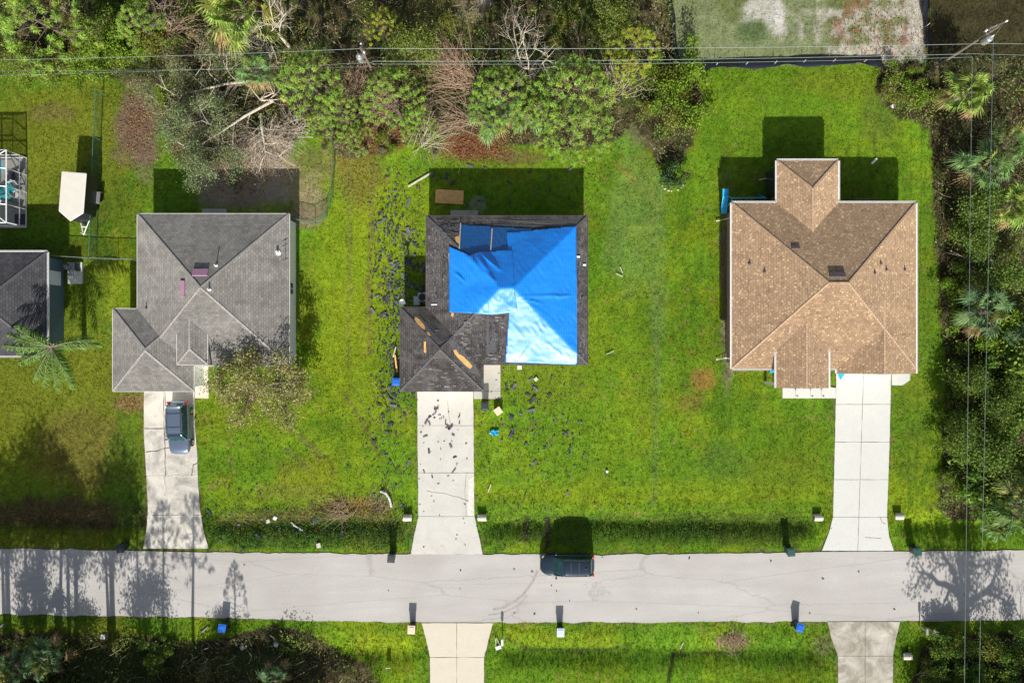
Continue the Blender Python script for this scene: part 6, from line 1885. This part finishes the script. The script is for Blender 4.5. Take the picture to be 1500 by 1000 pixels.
# ------------------------------------------------------------------ fences
def fence_line(name, label, P, h, mesh, postm, post_r=.035, step=2.4, sag=0, zb=0):
    pts = [Vector((*W(*p), 0)) for p in P]; o = Vector((pts[0].x, pts[0].y, 0))
    t = thing(name, label, 'fence', tuple(o)); m = MB(); r = MB(); postpos = []
    for i in range(len(pts) - 1):
        a = pts[i] - o; b = pts[i + 1] - o; L = (b - a).length; k = max(1, round(L / step)); d = (b - a).normalized(); nn = Vector((-d.y, d.x, 0)) * .012
        for j in range(k + 1):
            q = a.lerp(b, j / k)
            if not postpos or min((q - w_).length for w_ in postpos) > .3: postpos.append(q)
        m.add([a + Vector((0, 0, zb)), b + Vector((0, 0, zb)), b + Vector((0, 0, h)), a + Vector((0, 0, h))], [(0, 1, 2, 3)])
        r.tube([a + Vector((0, 0, h)), b + Vector((0, 0, h))], post_r * .8, 6)
    m.build('mesh_panel', mesh, t); r.build('top_rail', postm, t)
    for q in postpos:
        p = MB(); p.tube([q + Vector((0, 0, -.2)), q + Vector((0, 0, h + .06))], post_r, 6); p.build('post', postm, t)
    return t
fence_line('chain_link_fence', 'green chain link fence between trailer lawn and mulched strip', [(152,138),(147,240),(142,380)], 1.2, M['chainmesh'], M['chain'], .03)
fence_line('chain_link_fence', 'metal fence joining the dark grey house to the grey roofed house', [(90,377),(142,380),(205,382)], 1.2, M['chainmesh'], M['metal'], .03)
fence_line('chain_link_fence', 'green fence curving behind the grey roofed house', [(490,185),(491,240),(488,290),(479,318),(462,328),(428,322)], 1.0, M['chainmesh'], M['chain'], .025, 1.8)
def silt(label, P, w):
    pts = [Vector((*W(*p), 0)) for p in P]; t = thing('silt_fence', label, 'silt fence'); m = MB(); n = 0; vs = []; r = random.Random(int(P[0][0]))
    sm = []
    for i in range(len(pts) - 1):
        k = max(1, int((pts[i + 1] - pts[i]).length / .5))
        for j in range(k): sm.append(pts[i].lerp(pts[i + 1], j / k))
    sm.append(pts[-1])
    for i, p in enumerate(sm):
        d = (sm[min(i + 1, len(sm) - 1)] - sm[max(i - 1, 0)]).normalized(); nn = Vector((-d.y, d.x, 0)); wv = (float(vnoise(i, 0, 3, 61)) - .5) * .2
        h = .55 + r.uniform(-.12, .08)
        vs += [tuple(p + nn * (wv + .22 * w) + Vector((0, 0, .0))), tuple(p + nn * wv * .5 + Vector((0, 0, h * .5))), tuple(p - nn * (.12 + wv) * w + Vector((0, 0, h)))]
    fs = []
    for i in range(len(sm) - 1): fs += [(i * 3, i * 3 + 1, i * 3 + 4, i * 3 + 3), (i * 3 + 1, i * 3 + 2, i * 3 + 5, i * 3 + 4)]
    m.smooth = True
    m.add(vs, fs); o = m.build('fabric', M['silt'], t); o.modifiers.new('th', 'SOLIDIFY').thickness = .02
    for i in range(0, len(sm), 5):
        q = MB(); q.box((sm[i].x, sm[i].y, .35), (.05, .05, .8)); q.build('stake', M['wood_gray'], t)
silt('black silt fence running up the left side of the sandy lot', [(976,-10),(984,30),(986,70),(991,96)], 1.6)
silt('black silt fence along the lower side of the sandy lot', [(1000,106),(1030,98),(1100,96),(1200,92),(1290,93)], 3.0)
silt('black silt fence on the right side of the sandy lot', [(1354,-10),(1352,20),(1356,50),(1357,75)], 1.8)

# ------------------------------------------------------------------ power poles and lines
def power_pole(label, base, h, arm_rz, big):
    x, y = W(*base); t = thing('utility_pole', label, 'utility pole', (x, y, 0), arm_rz, 'utility poles')
    MB().tube([(0, 0, -.2), (0, 0, h)], [.14, .095], 10).build('pole', M['wood_pole'], t)
    c = MB(); c.box((0, .12, h - .35), (1.9 if big else .9, .1, .11)); c.build('crossarm', M['wood_pole'], t)
    for sx in ((-.85, 0, .85) if big else (-.35, .35)):
        i = MB(); i.lathe((sx, .12, h - .3), [(.04, 0), (.07, .06), (.04, .12), (.07, .18), (.03, .24)], 10); i.build('insulator', M['plastic_white'], t)
    tr = MB(); tr.lathe((.02, -.42, h - 2.0), [(.24, 0), (.27, .05), (.27, .75), (.2, .86), (.06, .9)], 16); tf = tr.build('transformer', M['plastic_white'] if False else M['metal'], t)
    MB().lathe((.1, -.38, h - 1.12), [(.05, 0), (.07, .08), (.04, .2), (.02, .3)], 8).build('bushing', M['plastic_white'], tf)
    MB().box((0, -.2, h - 1.5), (.1, .22, .5)).build('bracket', M['metal'], t)
    q = MB(); q.tube([(-.5, .12, h - .4), (0, 0, h - .9)], .02, 4); q.tube([(.5, .12, h - .4), (0, 0, h - .9)], .02, 4); q.tube([(-.1, .1, h - .1), (-.55, .3, h - .5), (-.3, 0, h - 1.0)], .03, 5); q.tube([(.15, -.4, h - .8), (.55, 0, h - .3)], .012, 4); q.build('brace', M['metal'], t)
    return t
power_pole('tall utility pole with transformer in the top right corner', (1362, 104), 8.6, R(25), True)
power_pole('utility pole with transformer rising among the pines', (556, 124), 7.6, R(-70), False)
def wire(label, P, sag=.0, r=.015):
    """P: list of (px,py,z)"""
    pts = []
    for i in range(len(P) - 1):
        a = Vector((*W(*P[i]), P[i][2])); b = Vector((*W(*P[i + 1]), P[i + 1][2]))
        for k in range(12):
            u = k / 12; p = a.lerp(b, u); p.z -= sag * 4 * u * (1 - u); pts.append(p)
    pts.append(b)
    tag(MB().tube(pts, r, 5).build('power_line', M['wire']), label, 'power line', 'overhead power lines')
wire('upper overhead line running left from the transformer pole', [(-60,89,7.0),(540,71,7.0)], .3, .013)
wire('upper overhead line between the two utility poles', [(540,71,7.0),(1455,64,8.3)], .4)
wire('lower overhead line running left from the transformer pole', [(-60,112,6.0),(545,92,6.0)], .25, .008)
wire('faint lowest line at the top left, under the other two', [(-60,104,5.4),(545,98,5.4)], .25, .006)
wire('lower overhead line between the two utility poles', [(545,90,6.3),(1425,79,7.4)], .4)
wire('lowest service line between the two utility poles', [(545,94,5.8),(1425,84,7.0)], .5, .011)
wire('overhead line leaving the frame at the top right', [(1455,64,8.3),(1600,66,8.3)], .0)
wire('lower overhead line leaving the frame at the top right', [(1425,79,7.4),(1600,84,7.4)], .0, .012)
wire('left one of the two lines running down the right side', [(1424,83,7.6),(1412,1060,7.2)], .0)
wire('right one of the two lines running down the right side', [(1455,60,8.3),(1433,1060,7.8)], .0)
